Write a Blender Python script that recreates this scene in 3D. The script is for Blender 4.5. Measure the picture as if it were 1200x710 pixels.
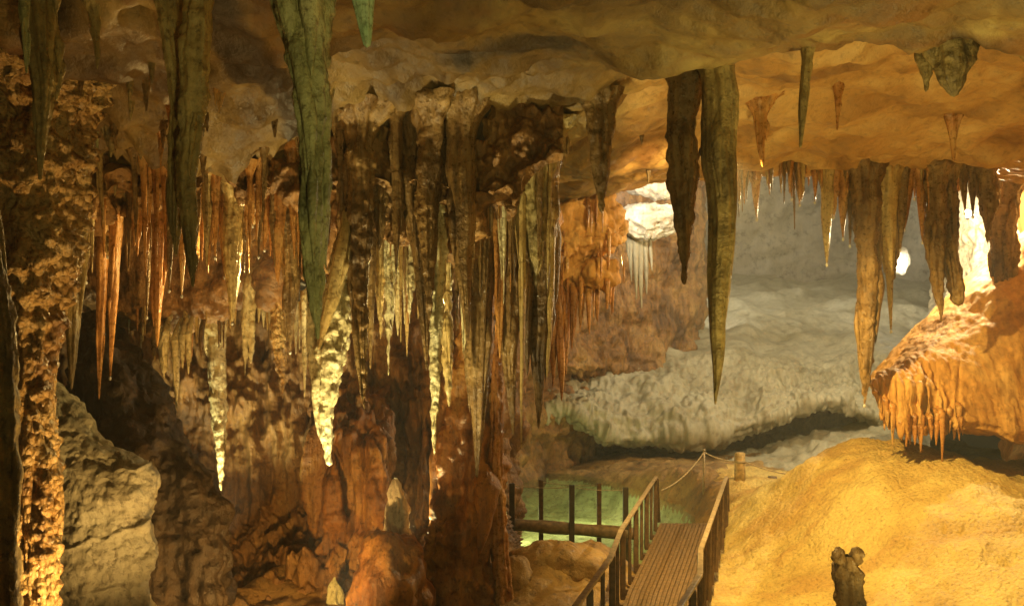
import bpy, math, random
import numpy as np

# ------------------------------------------------------------------ camera, world, exposure
for o in list(bpy.data.objects):
    bpy.data.objects.remove(o)
scene = bpy.context.scene
COL = scene.collection
CAMZ, FPX, HOR = 3.4, 1000.0, 400.0            # eye height (m), focal length and horizon in photo pixels
cam_d = bpy.data.cameras.new('camera')
cam = bpy.data.objects.new('camera', cam_d)
COL.objects.link(cam)
cam.location = (0, 0, CAMZ)
cam.rotation_euler = (math.radians(90), 0, 0)
cam_d.sensor_width = 36.0
cam_d.lens = 36.0 * FPX / 1200.0
cam_d.shift_y = (HOR - 355.0) / 1200.0
cam_d.clip_end = 300
scene.camera = cam

world = bpy.data.worlds.new('World')
scene.world = world
world.use_nodes = True
world.node_tree.nodes['Background'].inputs[0].default_value = (1.0, 0.85, 0.5, 1)
world.node_tree.nodes['Background'].inputs[1].default_value = 0.012
scene.view_settings.view_transform = 'Standard'
scene.view_settings.look = 'None'
scene.view_settings.gamma = 1.0
scene.view_settings.exposure = 0.0
scene.view_settings.use_curve_mapping = False
scene.render.engine = 'CYCLES'
scene.cycles.use_denoising = True
scene.cycles.use_adaptive_sampling = True
scene.cycles.adaptive_threshold = 0.03
scene.cycles.max_bounces = 5
scene.cycles.diffuse_bounces = 3
scene.cycles.glossy_bounces = 2
scene.cycles.transparent_max_bounces = 8
scene.cycles.volume_bounces = 0
scene.cycles.sample_clamp_indirect = 4.0
scene.cycles.caustics_reflective = False
scene.cycles.caustics_refractive = False


HAZE = 0.004                                    # density of the damp air


def P(px, py, d):
    return np.array([(px - 600.0) / FPX * d, d, CAMZ + (HOR - py) / FPX * d])


# ------------------------------------------------------------------ show-cave lamps and added fill lights (position, aim, watts, colour, cone)
WARM = (1.0, 0.60, 0.19)
AMBER = (1.0, 0.56, 0.15)
NEUT = (1.0, 0.88, 0.66)
COOL = (0.93, 0.97, 1.0)
GREEN = (0.80, 1.0, 0.55)
LAMPS = [
    # pos, target, power, colour, cone deg, label
    (np.array([3.2, 6.6, 0.45]), np.array([5.2, 8.6, 5.8]), 800, (1.0, 0.76, 0.24), 120, 'floodlight on the floor below the frame before the golden mound'),
    (np.array([2.52, 10.5, 5.75]), np.array([5.4, 12.2, 0.4]), 3100, (1.0, 0.68, 0.20), 108, 'floodlight fixed behind the long olive stalactite facing the golden mound'),
    (P(712, 235, 18.8), P(780, 205, 22.5), 1300, NEUT, 85, 'floodlight behind the orange brow facing the white flowstone'),
    (P(690, 300, 17.0), P(660, 300, 14.8), 380, WARM, 130, 'small lamp behind the orange brow'),
    (P(474, 634, 12.1), P(470, 330, 10.6), 420, (1.0, 0.82, 0.36), 120, 'pale floodlight behind the rounded orange boulder'),
    (P(400, 780, 8.8), P(470, 330, 10.3), 1350, (1.0, 0.84, 0.38), 70, 'pale floodlight below the frame facing the central bundle'),
    (P(190, 830, 7.6), P(40, 400, 8.0), 520, WARM, 130, 'floodlight below the frame beside the golden knobbly column'),
    (P(330, 760, 9.5), P(300, 500, 13.0), 330, AMBER, 140, 'floodlight on the left-hand floor'),
    (P(244, 655, 12.25), P(268, 420, 12.9), 650, (1.0, 0.90, 0.46), 100, 'pale floodlight behind the dark rock face'),
    (np.array([1.2, -1.0, 1.2]), np.array([3.2, 7.0, 6.0]), 700, (1.0, 0.82, 0.27), 110, 'floodlight behind the viewpoint'),  # added fill, stands in for ambient light on the near ceiling
    (np.array([4.0, 31.0, 12.0]), np.array([8.0, 40.0, 5.0]), 2800, (1.0, 0.92, 0.70), 165, 'floodlight high in the grey chamber'),
    (np.array([6.4, 22.0, 9.6]), np.array([6.5, 27.0, 2.5]), 1500, (1.0, 0.91, 0.62), 150, 'floodlight above the flowstone lip'),
    (P(563, 345, 11.9), P(440, 250, 9.9), 420, (1.0, 0.74, 0.28), 140, 'warm lamp hidden behind the broad brown stalactite of the bundle'),
    (P(342, 330, 10.9), P(190, 270, 9.7), 300, (1.0, 0.70, 0.24), 140, 'warm lamp hidden behind the broad dark stalactite of the left curtain'),
    (np.array([2.40, 10.6, 5.75]), P(685, 280, 14.7), 420, (1.0, 0.74, 0.28), 60, 'floodlight fixed behind the long olive stalactite facing the orange brow'),  # added to brighten the front of the brow
]
BULBS = [
    (P(1134, 250, 16.6), 0.06, 2100, (1.0, 0.82, 0.46), 'bare lamp shining between the paired stalactites above the orange overhang'),
    (P(1055, 310, 30.0), 0.05, 110, (1.0, 0.92, 0.72), 'small bright lamp deep in the grey chamber'),
]

# ------------------------------------------------------------------ noise
_r = np.random.RandomState(7)
_perm = np.tile(_r.permutation(256), 3).astype(np.int64)
_g = _r.normal(size=(256, 3))
_g /= np.linalg.norm(_g, axis=1)[:, None]


def noise(p):
    p = np.asarray(p, float)
    i = np.floor(p).astype(np.int64)
    f = p - i
    u = f * f * f * (f * (f * 6 - 15) + 10)
    i &= 255
    out = np.zeros(len(p))
    for dx in (0, 1):
        a = _perm[i[:, 0] + dx]
        wx = u[:, 0] if dx else 1 - u[:, 0]
        for dy in (0, 1):
            b = _perm[(a + i[:, 1] + dy) & 255]
            wy = u[:, 1] if dy else 1 - u[:, 1]
            for dz in (0, 1):
                h = _perm[(b + i[:, 2] + dz) & 255]
                wz = u[:, 2] if dz else 1 - u[:, 2]
                g = _g[h]
                out += wx * wy * wz * (g[:, 0] * (f[:, 0] - dx) + g[:, 1] * (f[:, 1] - dy) + g[:, 2] * (f[:, 2] - dz))
    return out * 1.5


def fbm(p, octs=4, gain=0.5, lac=2.03):
    p = np.asarray(p, float)
    a, s = 1.0, np.zeros(len(p))
    for k in range(octs):
        s += a * noise(p + 17.3 * k)
        p = p * lac
        a *= gain
    return s


def cells(p):
    """distance to the nearest cell point, 0 at a bump's centre"""
    p = np.asarray(p, float)
    i = np.floor(p).astype(np.int64)
    best = np.full(len(p), 9.0)
    for dx in (-1, 0, 1):
        for dy in (-1, 0, 1):
            for dz in (-1, 0, 1):
                c = i + np.array([dx, dy, dz])
                h = _perm[(_perm[(_perm[c[:, 0] & 255] + c[:, 1]) & 255] + c[:, 2]) & 255]
                pt = c + 0.5 + 0.45 * _g[h]
                best = np.minimum(best, ((p - pt) ** 2).sum(1))
    return np.sqrt(best)


def S(t):
    t = np.clip(t, 0, 1)
    return t * t * (3 - 2 * t)


# ------------------------------------------------------------------ materials
MATS = {}


def rock(name, dark, mid, light, scale=1.0, rough=0.5, bump=0.5, streak=0.5, pop=0.0, fine=1.0, spec=0.5, patch=None, pscale=0.55, spot=0.8, blend=()):
    m = bpy.data.materials.new(name)
    m.use_nodes = True
    nt = m.node_tree
    N, L = nt.nodes, nt.links
    bs = N['Principled BSDF']
    geo = N.new('ShaderNodeNewGeometry')

    def mapped(sx, sy, sz):
        v = N.new('ShaderNodeVectorMath')
        v.operation = 'MULTIPLY'
        L.new(geo.outputs['Position'], v.inputs[0])
        v.inputs[1].default_value = (sx, sy, sz)
        return v.outputs[0]

    def ntex(vec, sc, det, ro=0.6, dist=0.0):
        t = N.new('ShaderNodeTexNoise')
        t.inputs['Scale'].default_value = sc
        t.inputs['Detail'].default_value = det
        t.inputs['Roughness'].default_value = ro
        t.inputs['Distortion'].default_value = dist
        L.new(vec, t.inputs['Vector'])
        return t.outputs['Fac']

    def ramp(fac, stops):
        r = N.new('ShaderNodeValToRGB')
        el = r.color_ramp.elements
        el[0].position, el[0].color = stops[0][0], (*stops[0][1], 1)
        el[1].position, el[1].color = stops[-1][0], (*stops[-1][1], 1)
        for p_, c_ in stops[1:-1]:
            e = el.new(p_)
            e.color = (*c_, 1)
        L.new(fac, r.inputs[0])
        return r.outputs[0]

    def mix(a, b, fac, mode='MULTIPLY'):
        x = N.new('ShaderNodeMix')
        x.data_type = 'RGBA'
        x.blend_type = mode
        x.inputs[0].default_value = fac
        L.new(a, x.inputs[6])
        L.new(b, x.inputs[7])
        return x.outputs[2]

    big = ntex(mapped(1, 1, 0.7), 0.8 * scale, 4, 0.62, 0.6)
    col = ramp(big, [(0.30, dark), (0.50, mid), (0.70, light)])
    if patch:
        pf = N.new('ShaderNodeMapRange')
        L.new(ntex(mapped(0.8, 1.5, 1), pscale, 4, 0.6, 1.2), pf.inputs[0])
        pf.inputs[1].default_value, pf.inputs[2].default_value = 0.48, 0.62
        pf.inputs[3].default_value, pf.inputs[4].default_value = 0.0, 0.85
        x = N.new('ShaderNodeMix')
        x.data_type = 'RGBA'
        L.new(pf.outputs[0], x.inputs[0])
        L.new(col, x.inputs[6])
        x.inputs[7].default_value = (*patch, 1)
        col = x.outputs[2]
    for attr, c0, c1, c2 in blend:                      # other stone and painted recess shade where the mesh attribute says so
        at = N.new('ShaderNodeAttribute')
        at.attribute_name = attr
        x = N.new('ShaderNodeMix')
        x.data_type = 'RGBA'
        L.new(at.outputs['Fac'], x.inputs[0])
        L.new(col, x.inputs[6])
        L.new(ramp(big, [(0.30, c0), (0.50, c1), (0.70, c2)]), x.inputs[7])
        col = x.outputs[2]
    st = ntex(mapped(9, 9, 0.7), 1.0, 3, 0.6)
    col = mix(col, ramp(st, [(0.32, (0.35, 0.30, 0.26)), (0.62, (1.12, 1.1, 1.08))]), streak)
    fn = ntex(mapped(1, 1, 1), 9 * scale * fine, 4, 0.72)
    col = mix(col, ramp(fn, [(0.33, (0.30, 0.26, 0.22)), (0.47, (0.95, 0.95, 0.95)), (0.75, (1.2, 1.2, 1.2))]), spot)
    L.new(col, bs.inputs['Base Color'])
    rr = N.new('ShaderNodeMapRange')
    L.new(fn, rr.inputs[0])
    rr.inputs[1].default_value, rr.inputs[2].default_value = 0.3, 0.7
    rr.inputs[3].default_value, rr.inputs[4].default_value = max(0.12, rough - 0.2), min(1, rough + 0.2)
    L.new(rr.outputs[0], bs.inputs['Roughness'])
    bs.inputs['Specular IOR Level'].default_value = spec
    h = ntex(mapped(1, 1, 0.8), 7 * fine, 5, 0.68)
    b1 = N.new('ShaderNodeBump')
    b1.inputs['Strength'].default_value = bump
    b1.inputs['Distance'].default_value = 0.09
    L.new(h, b1.inputs['Height'])
    nrm = b1.outputs[0]
    if streak > 0:
        b3 = N.new('ShaderNodeBump')
        b3.inputs['Strength'].default_value = 0.5 * streak
        b3.inputs['Distance'].default_value = 0.06
        L.new(ntex(mapped(16, 16, 0.9), 1.0, 1), b3.inputs['Height'])
        L.new(nrm, b3.inputs['Normal'])
        nrm = b3.outputs[0]
    if pop > 0:
        v = N.new('ShaderNodeTexVoronoi')
        v.feature = 'F1'
        v.inputs['Scale'].default_value = 17
        L.new(mapped(1, 1, 0.8), v.inputs['Vector'])
        b2 = N.new('ShaderNodeBump')
        b2.invert = True
        b2.inputs['Strength'].default_value = pop
        b2.inputs['Distance'].default_value = 0.06
        L.new(v.outputs['Distance'], b2.inputs['Height'])
        L.new(nrm, b2.inputs['Normal'])
        nrm = b2.outputs[0]
    L.new(nrm, bs.inputs['Normal'])
    MATS[name] = m
    return m


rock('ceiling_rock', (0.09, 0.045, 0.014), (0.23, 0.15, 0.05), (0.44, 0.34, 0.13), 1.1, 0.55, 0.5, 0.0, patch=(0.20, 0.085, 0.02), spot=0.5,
     blend=(('orange_stone', (0.17, 0.075, 0.02), (0.46, 0.26, 0.085), (0.62, 0.43, 0.19)), ('brown_stone', (0.06, 0.030, 0.008), (0.18, 0.110, 0.030), (0.32, 0.22, 0.07)), ('shade_mottle', (0.02, 0.012, 0.006), (0.045, 0.026, 0.010), (0.07, 0.042, 0.016))))
rock('brown_wall', (0.09, 0.04, 0.012), (0.27, 0.135, 0.038), (0.42, 0.25, 0.085), 1.6, 0.5, 0.8, 0.45)
rock('shaded_rock', (0.018, 0.011, 0.005), (0.042, 0.024, 0.009), (0.075, 0.044, 0.017), 1.6, 0.6, 0.8, 0.2)  # rock with shade painted into its colour
rock('red_flowstone', (0.14, 0.048, 0.010), (0.34, 0.145, 0.028), (0.46, 0.25, 0.06), 2.0, 0.45, 0.6, 0.7)
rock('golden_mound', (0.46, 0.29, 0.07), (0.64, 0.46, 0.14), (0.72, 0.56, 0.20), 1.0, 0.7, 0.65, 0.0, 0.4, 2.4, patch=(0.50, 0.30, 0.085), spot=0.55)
rock('orange_overhang', (0.40, 0.19, 0.045), (0.56, 0.30, 0.085), (0.66, 0.42, 0.16), 1.2, 0.75, 0.25, 0.45, spot=0.45, spec=0.25)
rock('grey_flowstone', (0.26, 0.225, 0.14), (0.38, 0.345, 0.24), (0.46, 0.43, 0.32), 0.7, 0.6, 0.4, 0.25, 0.0, 0.6, spot=0.5)
rock('grey_wall', (0.24, 0.19, 0.13), (0.38, 0.32, 0.24), (0.46, 0.41, 0.33), 0.5, 0.7, 0.4, 0.15, 0.0, 0.5)
rock('white_flowstone', (0.55, 0.48, 0.36), (0.76, 0.70, 0.58), (0.82, 0.78, 0.70), 1.2, 0.5, 0.6, 0.4)
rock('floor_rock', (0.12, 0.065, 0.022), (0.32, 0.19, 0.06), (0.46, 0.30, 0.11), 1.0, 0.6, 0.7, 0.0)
rock('pool_bed', (0.34, 0.37, 0.18), (0.48, 0.52, 0.29), (0.58, 0.62, 0.38), 1.0, 0.8, 0.4, 0.0)
# speleothems
rock('olive_calcite', (0.12, 0.085, 0.03), (0.38, 0.285, 0.105), (0.54, 0.43, 0.19), 1.8, 0.5, 0.7, 0.5)
rock('green_calcite', (0.09, 0.095, 0.04), (0.40, 0.40, 0.19), (0.58, 0.56, 0.31), 2.4, 0.5, 0.7, 0.45)
rock('teal_calcite', (0.16, 0.26, 0.13), (0.34, 0.48, 0.28), (0.50, 0.60, 0.40), 3.0, 0.28, 0.25, 0.2)
rock('brown_calcite', (0.07, 0.038, 0.012), (0.21, 0.12, 0.038), (0.34, 0.22, 0.08), 2.0, 0.36, 0.7, 0.6)
rock('orange_calcite', (0.24, 0.09, 0.02), (0.48, 0.22, 0.055), (0.58, 0.35, 0.12), 2.2, 0.32, 0.4, 0.6)
rock('ochre_calcite', (0.30, 0.18, 0.055), (0.52, 0.36, 0.13), (0.62, 0.50, 0.24), 2.2, 0.36, 0.5, 0.5)
rock('cream_calcite', (0.42, 0.32, 0.14), (0.66, 0.58, 0.33), (0.74, 0.70, 0.48), 2.2, 0.36, 0.7, 0.4, 0.3)
rock('knobbly_calcite', (0.22, 0.11, 0.035), (0.52, 0.33, 0.12), (0.66, 0.50, 0.24), 3.0, 0.36, 0.8, 0.2, 0.8)
rock('grey_boulder', (0.20, 0.18, 0.11), (0.36, 0.33, 0.22), (0.44, 0.42, 0.30), 1.5, 0.6, 0.8, 0.2)


def plain(name, col, rough=0.6, metal=0.0, grain=True, emit=0.0):
    m = bpy.data.materials.new(name)
    m.use_nodes = True
    nt = m.node_tree
    bs = nt.nodes['Principled BSDF']
    bs.inputs['Base Color'].default_value = (*col, 1)
    bs.inputs['Roughness'].default_value = rough
    bs.inputs['Metallic'].default_value = metal
    if emit:
        bs.inputs['Emission Color'].default_value = (*col, 1)
        bs.inputs['Emission Strength'].default_value = emit
    elif grain:
        g = nt.nodes.new('ShaderNodeNewGeometry')
        v = nt.nodes.new('ShaderNodeTexNoise')
        v.inputs['Scale'].default_value = 14
        v.inputs['Detail'].default_value = 6
        nt.links.new(g.outputs['Position'], v.inputs['Vector'])
        r = nt.nodes.new('ShaderNodeValToRGB')
        r.color_ramp.elements[0].position, r.color_ramp.elements[1].position = 0.3, 0.7
        r.color_ramp.elements[0].color = tuple(c * 0.5 for c in col) + (1,)
        r.color_ramp.elements[1].color = tuple(min(1, c * 1.3) for c in col) + (1,)
        nt.links.new(v.outputs['Fac'], r.inputs[0])
        nt.links.new(r.outputs[0], bs.inputs['Base Color'])
        b = nt.nodes.new('ShaderNodeBump')
        b.inputs['Strength'].default_value = 0.3
        b.inputs['Distance'].default_value = 0.01
        nt.links.new(v.outputs['Fac'], b.inputs['Height'])
        nt.links.new(b.outputs[0], bs.inputs['Normal'])
    MATS[name] = m
    return m


plain('deck_metal', (0.17, 0.10, 0.04), 0.5)
plain('rail_wood', (0.13, 0.075, 0.035), 0.55)
plain('rail_cap', (0.34, 0.25, 0.15), 0.4)
plain('dark_post', (0.05, 0.035, 0.02), 0.6)
plain('log_wood', (0.20, 0.13, 0.06), 0.65)
plain('pale_post', (0.46, 0.31, 0.12), 0.6)
plain('rope_fibre', (0.42, 0.32, 0.18), 0.8)
plain('lamp_housing', (0.03, 0.03, 0.03), 0.4, 0.6)

m = bpy.data.materials.new('pool_water')
m.use_nodes = True
nt = m.node_tree
nt.nodes.clear()
out = nt.nodes.new('ShaderNodeOutputMaterial')
tr = nt.nodes.new('ShaderNodeBsdfTransparent')
tr.inputs[0].default_value = (0.80, 0.88, 0.56, 1)
gl = nt.nodes.new('ShaderNodeBsdfGlossy')
gl.inputs['Roughness'].default_value = 0.04
fr = nt.nodes.new('ShaderNodeFresnel')
fr.inputs[0].default_value = 1.33
mx = nt.nodes.new('ShaderNodeMixShader')
ge = nt.nodes.new('ShaderNodeNewGeometry')
nz = nt.nodes.new('ShaderNodeTexNoise')
nz.inputs['Scale'].default_value = 2.2
nz.inputs['Detail'].default_value = 3
bp = nt.nodes.new('ShaderNodeBump')
bp.inputs['Strength'].default_value = 0.25
bp.inputs['Distance'].default_value = 0.05
nt.links.new(ge.outputs['Position'], nz.inputs['Vector'])
nt.links.new(nz.outputs['Fac'], bp.inputs['Height'])
nt.links.new(bp.outputs[0], gl.inputs['Normal'])
nt.links.new(bp.outputs[0], fr.inputs['Normal'])
nt.links.new(fr.outputs[0], mx.inputs[0])
nt.links.new(tr.outputs[0], mx.inputs[1])
nt.links.new(gl.outputs[0], mx.inputs[2])
nt.links.new(mx.outputs[0], out.inputs[0])
MATS['pool_water'] = m


# ------------------------------------------------------------------ mesh helpers
def mesh_obj(name, verts, faces, mat, parent=None, loc=None, smooth=True, mesh=None):
    if mesh is None:
        verts = np.asarray(verts, float)
        if loc is not None:
            verts = verts - np.asarray(loc)
        me = bpy.data.meshes.new(name)
        if isinstance(faces, np.ndarray):
            nv, nf = len(verts), len(faces)
            me.vertices.add(nv)
            me.vertices.foreach_set('co', verts.astype(np.float32).ravel())
            me.loops.add(nf * 4)
            me.loops.foreach_set('vertex_index', faces.astype(np.int32).ravel())
            me.polygons.add(nf)
            me.polygons.foreach_set('loop_start', np.arange(0, nf * 4, 4, dtype=np.int32))
            me.update(calc_edges=True)
        else:
            me.from_pydata([tuple(v) for v in verts], [], [tuple(f) for f in faces])
        me.polygons.foreach_set('use_smooth', np.full(len(me.polygons), smooth))
        me.materials.append(MATS[mat])
        me.update()
    else:
        me = mesh
    o = bpy.data.objects.new(name, me)
    COL.objects.link(o)
    if loc is not None:
        o.location = tuple(loc)
    if parent is not None:
        o.parent = parent
    return o


def tag(o, label=None, cat=None, group=None, kind=None):
    if label:
        n = len(label.replace(',', ' ').split())
        assert 4 <= n <= 16, (n, label)
        o['label'] = label
    if cat:
        o['category'] = cat
    if group:
        o['group'] = group
    if kind:
        o['kind'] = kind
    return o


def empty(name, loc):
    o = bpy.data.objects.new(name, None)
    COL.objects.link(o)
    o.location = tuple(loc)
    o.empty_display_size = 0.1
    return o


def grid_faces(nv, nu, wrap=False):
    r = np.arange(nv - 1)[:, None]
    c = np.arange(nu if wrap else nu - 1)[None, :]
    c2 = (c + 1) % nu
    return np.stack([r * nu + c, r * nu + c2, (r + 1) * nu + c2, (r + 1) * nu + c], -1).reshape(-1, 4)


def cr_interp(A, n):
    """Catmull-Rom resampling along axis 0"""
    A = np.asarray(A, float)
    k = len(A)
    t = np.linspace(0, k - 1, n)
    i = np.minimum(t.astype(int), k - 2)
    f = (t - i).reshape((-1,) + (1,) * (A.ndim - 1))
    p0, p1, p2, p3 = A[np.maximum(i - 1, 0)], A[i], A[i + 1], A[np.minimum(i + 2, k - 1)]
    return 0.5 * (2 * p1 + (p2 - p0) * f + (2 * p0 - 5 * p1 + 4 * p2 - p3) * f ** 2 + (3 * p1 - p0 - 3 * p2 + p3) * f ** 3)


def displace_grid(V, disp, flip=False):
    """V (nv,nu,3); moves each point along its normal by disp(points)"""
    du = np.gradient(V, axis=1)
    dv = np.gradient(V, axis=0)
    n = np.cross(du, dv)
    n /= np.linalg.norm(n, axis=2)[..., None] + 1e-9
    if flip:
        n = -n
    d = disp(V.reshape(-1, 3)).reshape(V.shape[:2])
    return V + n * d[..., None]


def rocky(big=0.25, mid=0.10, small=0.025, flute=0.0, fs=0.55, ms=1.8, ss=6.0, popc=0.0, ps=7.0):
    def f(p):
        d = big * fbm(p * fs, 3) + mid * (0.35 - np.abs(fbm(p * ms + 5, 3))) + small * fbm(p * ss, 3)
        if flute:
            d = d + flute * fbm(p * np.array([4.5, 4.5, 0.45]), 3)
        if popc:
            d = d + popc * (0.6 - cells(p * ps))
        return d
    return f


def sheet(name, ctrl, nu, nv, mat, disp, label=None, cat=None, kind=None, flip=False, parent=None, world_pts=False):
    A = np.array([[c if world_pts else P(*c) for c in row] for row in ctrl], float)
    B = cr_interp(A, nv)
    V = cr_interp(np.swapaxes(B, 0, 1), nu).swapaxes(0, 1)
    V = displace_grid(V, disp, flip)
    loc = V.reshape(-1, 3).mean(0)
    o = mesh_obj(name, V.reshape(-1, 3), grid_faces(nv, nu), mat, parent, loc)
    tag(o, label, cat, None, kind)
    return o


def blob(name, c, r, mat, disp, n=64, label=None, cat=None, group=None, parent=None):
    """an uneven rounded rock"""
    u = np.linspace(0, 2 * np.pi, n, endpoint=False)
    v = np.linspace(0.02, np.pi - 0.02, n // 2)
    V = np.stack([np.sin(v)[:, None] * np.cos(u)[None], np.sin(v)[:, None] * np.sin(u)[None], np.cos(v)[:, None] * np.ones_like(u)[None]], -1)
    nrm = V / np.asarray(r)
    nrm /= np.linalg.norm(nrm, axis=2)[..., None]
    W = V * np.asarray(r) + np.asarray(c)
    W = W + nrm * disp(W.reshape(-1, 3)).reshape(W.shape[:2])[..., None]
    pts = W.reshape(-1, 3)
    o = mesh_obj(name, pts, grid_faces(n // 2, n, True), mat, parent, np.asarray(c, float))
    tag(o, label, cat, group)
    return o


def box_vf(c, sx, sy, sz):
    c = np.asarray(c, float)
    v = [c + np.array([x * sx / 2, y * sy / 2, z * sz / 2]) for z in (-1, 1) for y in (-1, 1) for x in (-1, 1)]
    f = [(0, 2, 3, 1), (4, 5, 7, 6), (0, 1, 5, 4), (2, 6, 7, 3), (0, 4, 6, 2), (1, 3, 7, 5)]
    return v, f


def bar_vf(a, b, w, h):
    """square bar from a to b, w across (level) and h up"""
    a, b = np.asarray(a, float), np.asarray(b, float)
    d = (b - a) / np.linalg.norm(b - a)
    up = np.array([0, 0, 1.0]) if abs(d[2]) < 0.9 else np.array([0, 1.0, 0])
    s = np.cross(d, up)
    s /= np.linalg.norm(s)
    u = np.cross(s, d)
    v = [q + s * x * w / 2 + u * z * h / 2 for q in (a, b) for z in (-1, 1) for x in (-1, 1)]
    return v, [(0, 1, 3, 2), (4, 6, 7, 5), (0, 4, 5, 1), (2, 3, 7, 6), (0, 2, 6, 4), (1, 5, 7, 3)]


def tube_vf(pts, rad, n=8):
    pts = np.asarray(pts, float)
    rad = np.full(len(pts), rad) if np.isscalar(rad) else np.asarray(rad)
    t = np.gradient(pts, axis=0)
    t /= np.linalg.norm(t, axis=1)[:, None]
    ref = np.array([0, 0, 1.0]) if abs(t[0][2]) < 0.9 else np.array([1.0, 0, 0])
    s = np.cross(t, ref)
    s /= np.linalg.norm(s, axis=1)[:, None]
    u = np.cross(s, t)
    a = np.linspace(0, 2 * np.pi, n, endpoint=False)
    V = pts[:, None] + rad[:, None, None] * (np.cos(a)[None, :, None] * s[:, None] + np.sin(a)[None, :, None] * u[:, None])
    f = [tuple(q) for q in grid_faces(len(pts), n, True)]
    f += [tuple(range(n))[::-1], tuple(range((len(pts) - 1) * n, len(pts) * n))]
    return V.reshape(-1, 3), f


def bevel(o, w=0.008):
    b = o.modifiers.new('bevel', 'BEVEL')
    b.width = w
    b.segments = 2
    return o


# ------------------------------------------------------------------ setting: ceiling
def ceiling_z(x, y):
    x, y = np.asarray(x, float), np.asarray(y, float)
    sh = x.shape
    x, y = x.ravel(), y.ravel()
    right = S((x - 0.2 - 0.12 * (y - 8)) / 2.2)                    # 1 on the right-hand side
    lip = 8.0 + 0.5 * np.sin(x * 1.1 + 0.6) + 0.25 * np.sin(x * 2.7)
    z = 6.12 + 0.0 * x
    z = z - 0.22 * S((y - 5.2) / 2.2) * (1 - S((y - lip) / 0.35)) * right   # the near slab sags to a lip
    z = z + right * 0.30 * S((y - lip) / 0.45) * (1 - S((y - 9.5) / 4.0)) + right * 0.05
    left = S((-0.6 - x) / 3.2)
    z = z - left * 0.82 * S((y - 6.5) / 3.6) - 0.25 * (1 - right) * S((y - 8.5) / 2.5)
    z = z - 0.5 * S((-x - 6.5) / 4) 
    p = np.stack([x * 0.75, y * 1.1, 0 * x], 1)
    z = z + 0.22 * fbm(p * 0.7, 3)
    rough = 0.35 + 0.65 * S((1.2 - x) / 2.5) * S((y - 6.5) / 2.0)
    q = np.stack([x, y, 0 * x + 3.3], 1)
    z = z - 0.20 * rough * np.maximum(0, fbm(q * 1.7, 3)) - 0.06 * rough * fbm(q * 5.0, 3)
    z = z - 0.16 * np.abs(fbm(q * np.array([0.7, 1.7, 1]), 3)) + 0.05
    wart = S((1.0 - x) / 1.5) * S((y - 7.6) / 1.4)
    z = z - wart * 0.34 * np.maximum(0, 0.42 - cells(q * 3.2)) - wart * 0.30 * np.maximum(0, 0.36 - cells(q * 6.5 + 31))
    # hollows in the left-hand ceiling
    for hx, hy, rx, ry, dz in ((-3.95, 6.7, 0.5, 0.25, 0.55), (-3.1, 7.0, 0.12, 0.09, 0.25), (-2.95, 7.9, 0.12, 0.08, 0.25)):
        z = z + dz * np.exp(-(((x - hx) / rx) ** 2 + ((y - hy) / ry) ** 2) ** 1.5)
    edge = 14.2 + 0.35 * np.sin(x * 0.9) + 0.25 * fbm(q * 0.9, 2)
    z = z + 9.0 * S((y - edge) / 4.5) ** 1.2
    return z.reshape(sh)


def heightfield(name, x0, x1, y0, y1, nx, ny, fn, mat, warp=None):
    X, Y = np.meshgrid(np.linspace(x0, x1, nx), np.linspace(y0, y1, ny))
    V = np.stack([X, Y, fn(X, Y)], -1)
    if warp:
        V = displace_grid(V, warp)
    loc = np.array([(x0 + x1) / 2, (y0 + y1) / 2, V[..., 2].mean()])
    o = mesh_obj(name, V.reshape(-1, 3), grid_faces(ny, nx), mat, None, loc)
    tag(o, kind='structure')
    return o


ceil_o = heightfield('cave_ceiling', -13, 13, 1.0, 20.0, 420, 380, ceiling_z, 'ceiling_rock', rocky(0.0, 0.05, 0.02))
# the ceiling's stone turns from olive near to orange beyond the slab's lip on the right, and to mottled brown on the left
cen = np.zeros(len(ceil_o.data.vertices) * 3, np.float32)
ceil_o.data.vertices.foreach_get('co', cen)
cen = cen.reshape(-1, 3) + np.array(ceil_o.location)
wob = fbm(cen * np.array([1.3, 1.3, 0]), 4)
xx, yy = cen[:, 0], cen[:, 1]
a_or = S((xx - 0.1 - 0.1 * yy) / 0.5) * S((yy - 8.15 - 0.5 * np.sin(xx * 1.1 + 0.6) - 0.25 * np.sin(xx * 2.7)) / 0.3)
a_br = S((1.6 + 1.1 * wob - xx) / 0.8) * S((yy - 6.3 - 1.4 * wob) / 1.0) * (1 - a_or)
a_dk = 0 * xx  # shade of ceiling recesses painted in as dark mottled patches
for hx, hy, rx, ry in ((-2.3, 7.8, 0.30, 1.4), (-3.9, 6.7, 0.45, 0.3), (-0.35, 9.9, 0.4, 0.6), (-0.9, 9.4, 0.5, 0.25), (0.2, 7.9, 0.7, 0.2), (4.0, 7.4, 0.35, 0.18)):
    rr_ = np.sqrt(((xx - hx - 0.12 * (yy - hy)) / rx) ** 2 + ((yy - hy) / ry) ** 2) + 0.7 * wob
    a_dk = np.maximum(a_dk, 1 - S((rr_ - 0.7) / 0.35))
for nm_, va in (('orange_stone', a_or), ('brown_stone', a_br), ('shade_mottle', a_dk)):
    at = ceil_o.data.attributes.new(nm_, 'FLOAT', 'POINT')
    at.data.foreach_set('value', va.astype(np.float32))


# ------------------------------------------------------------------ setting: floor
WATER_Z = -0.35


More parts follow.
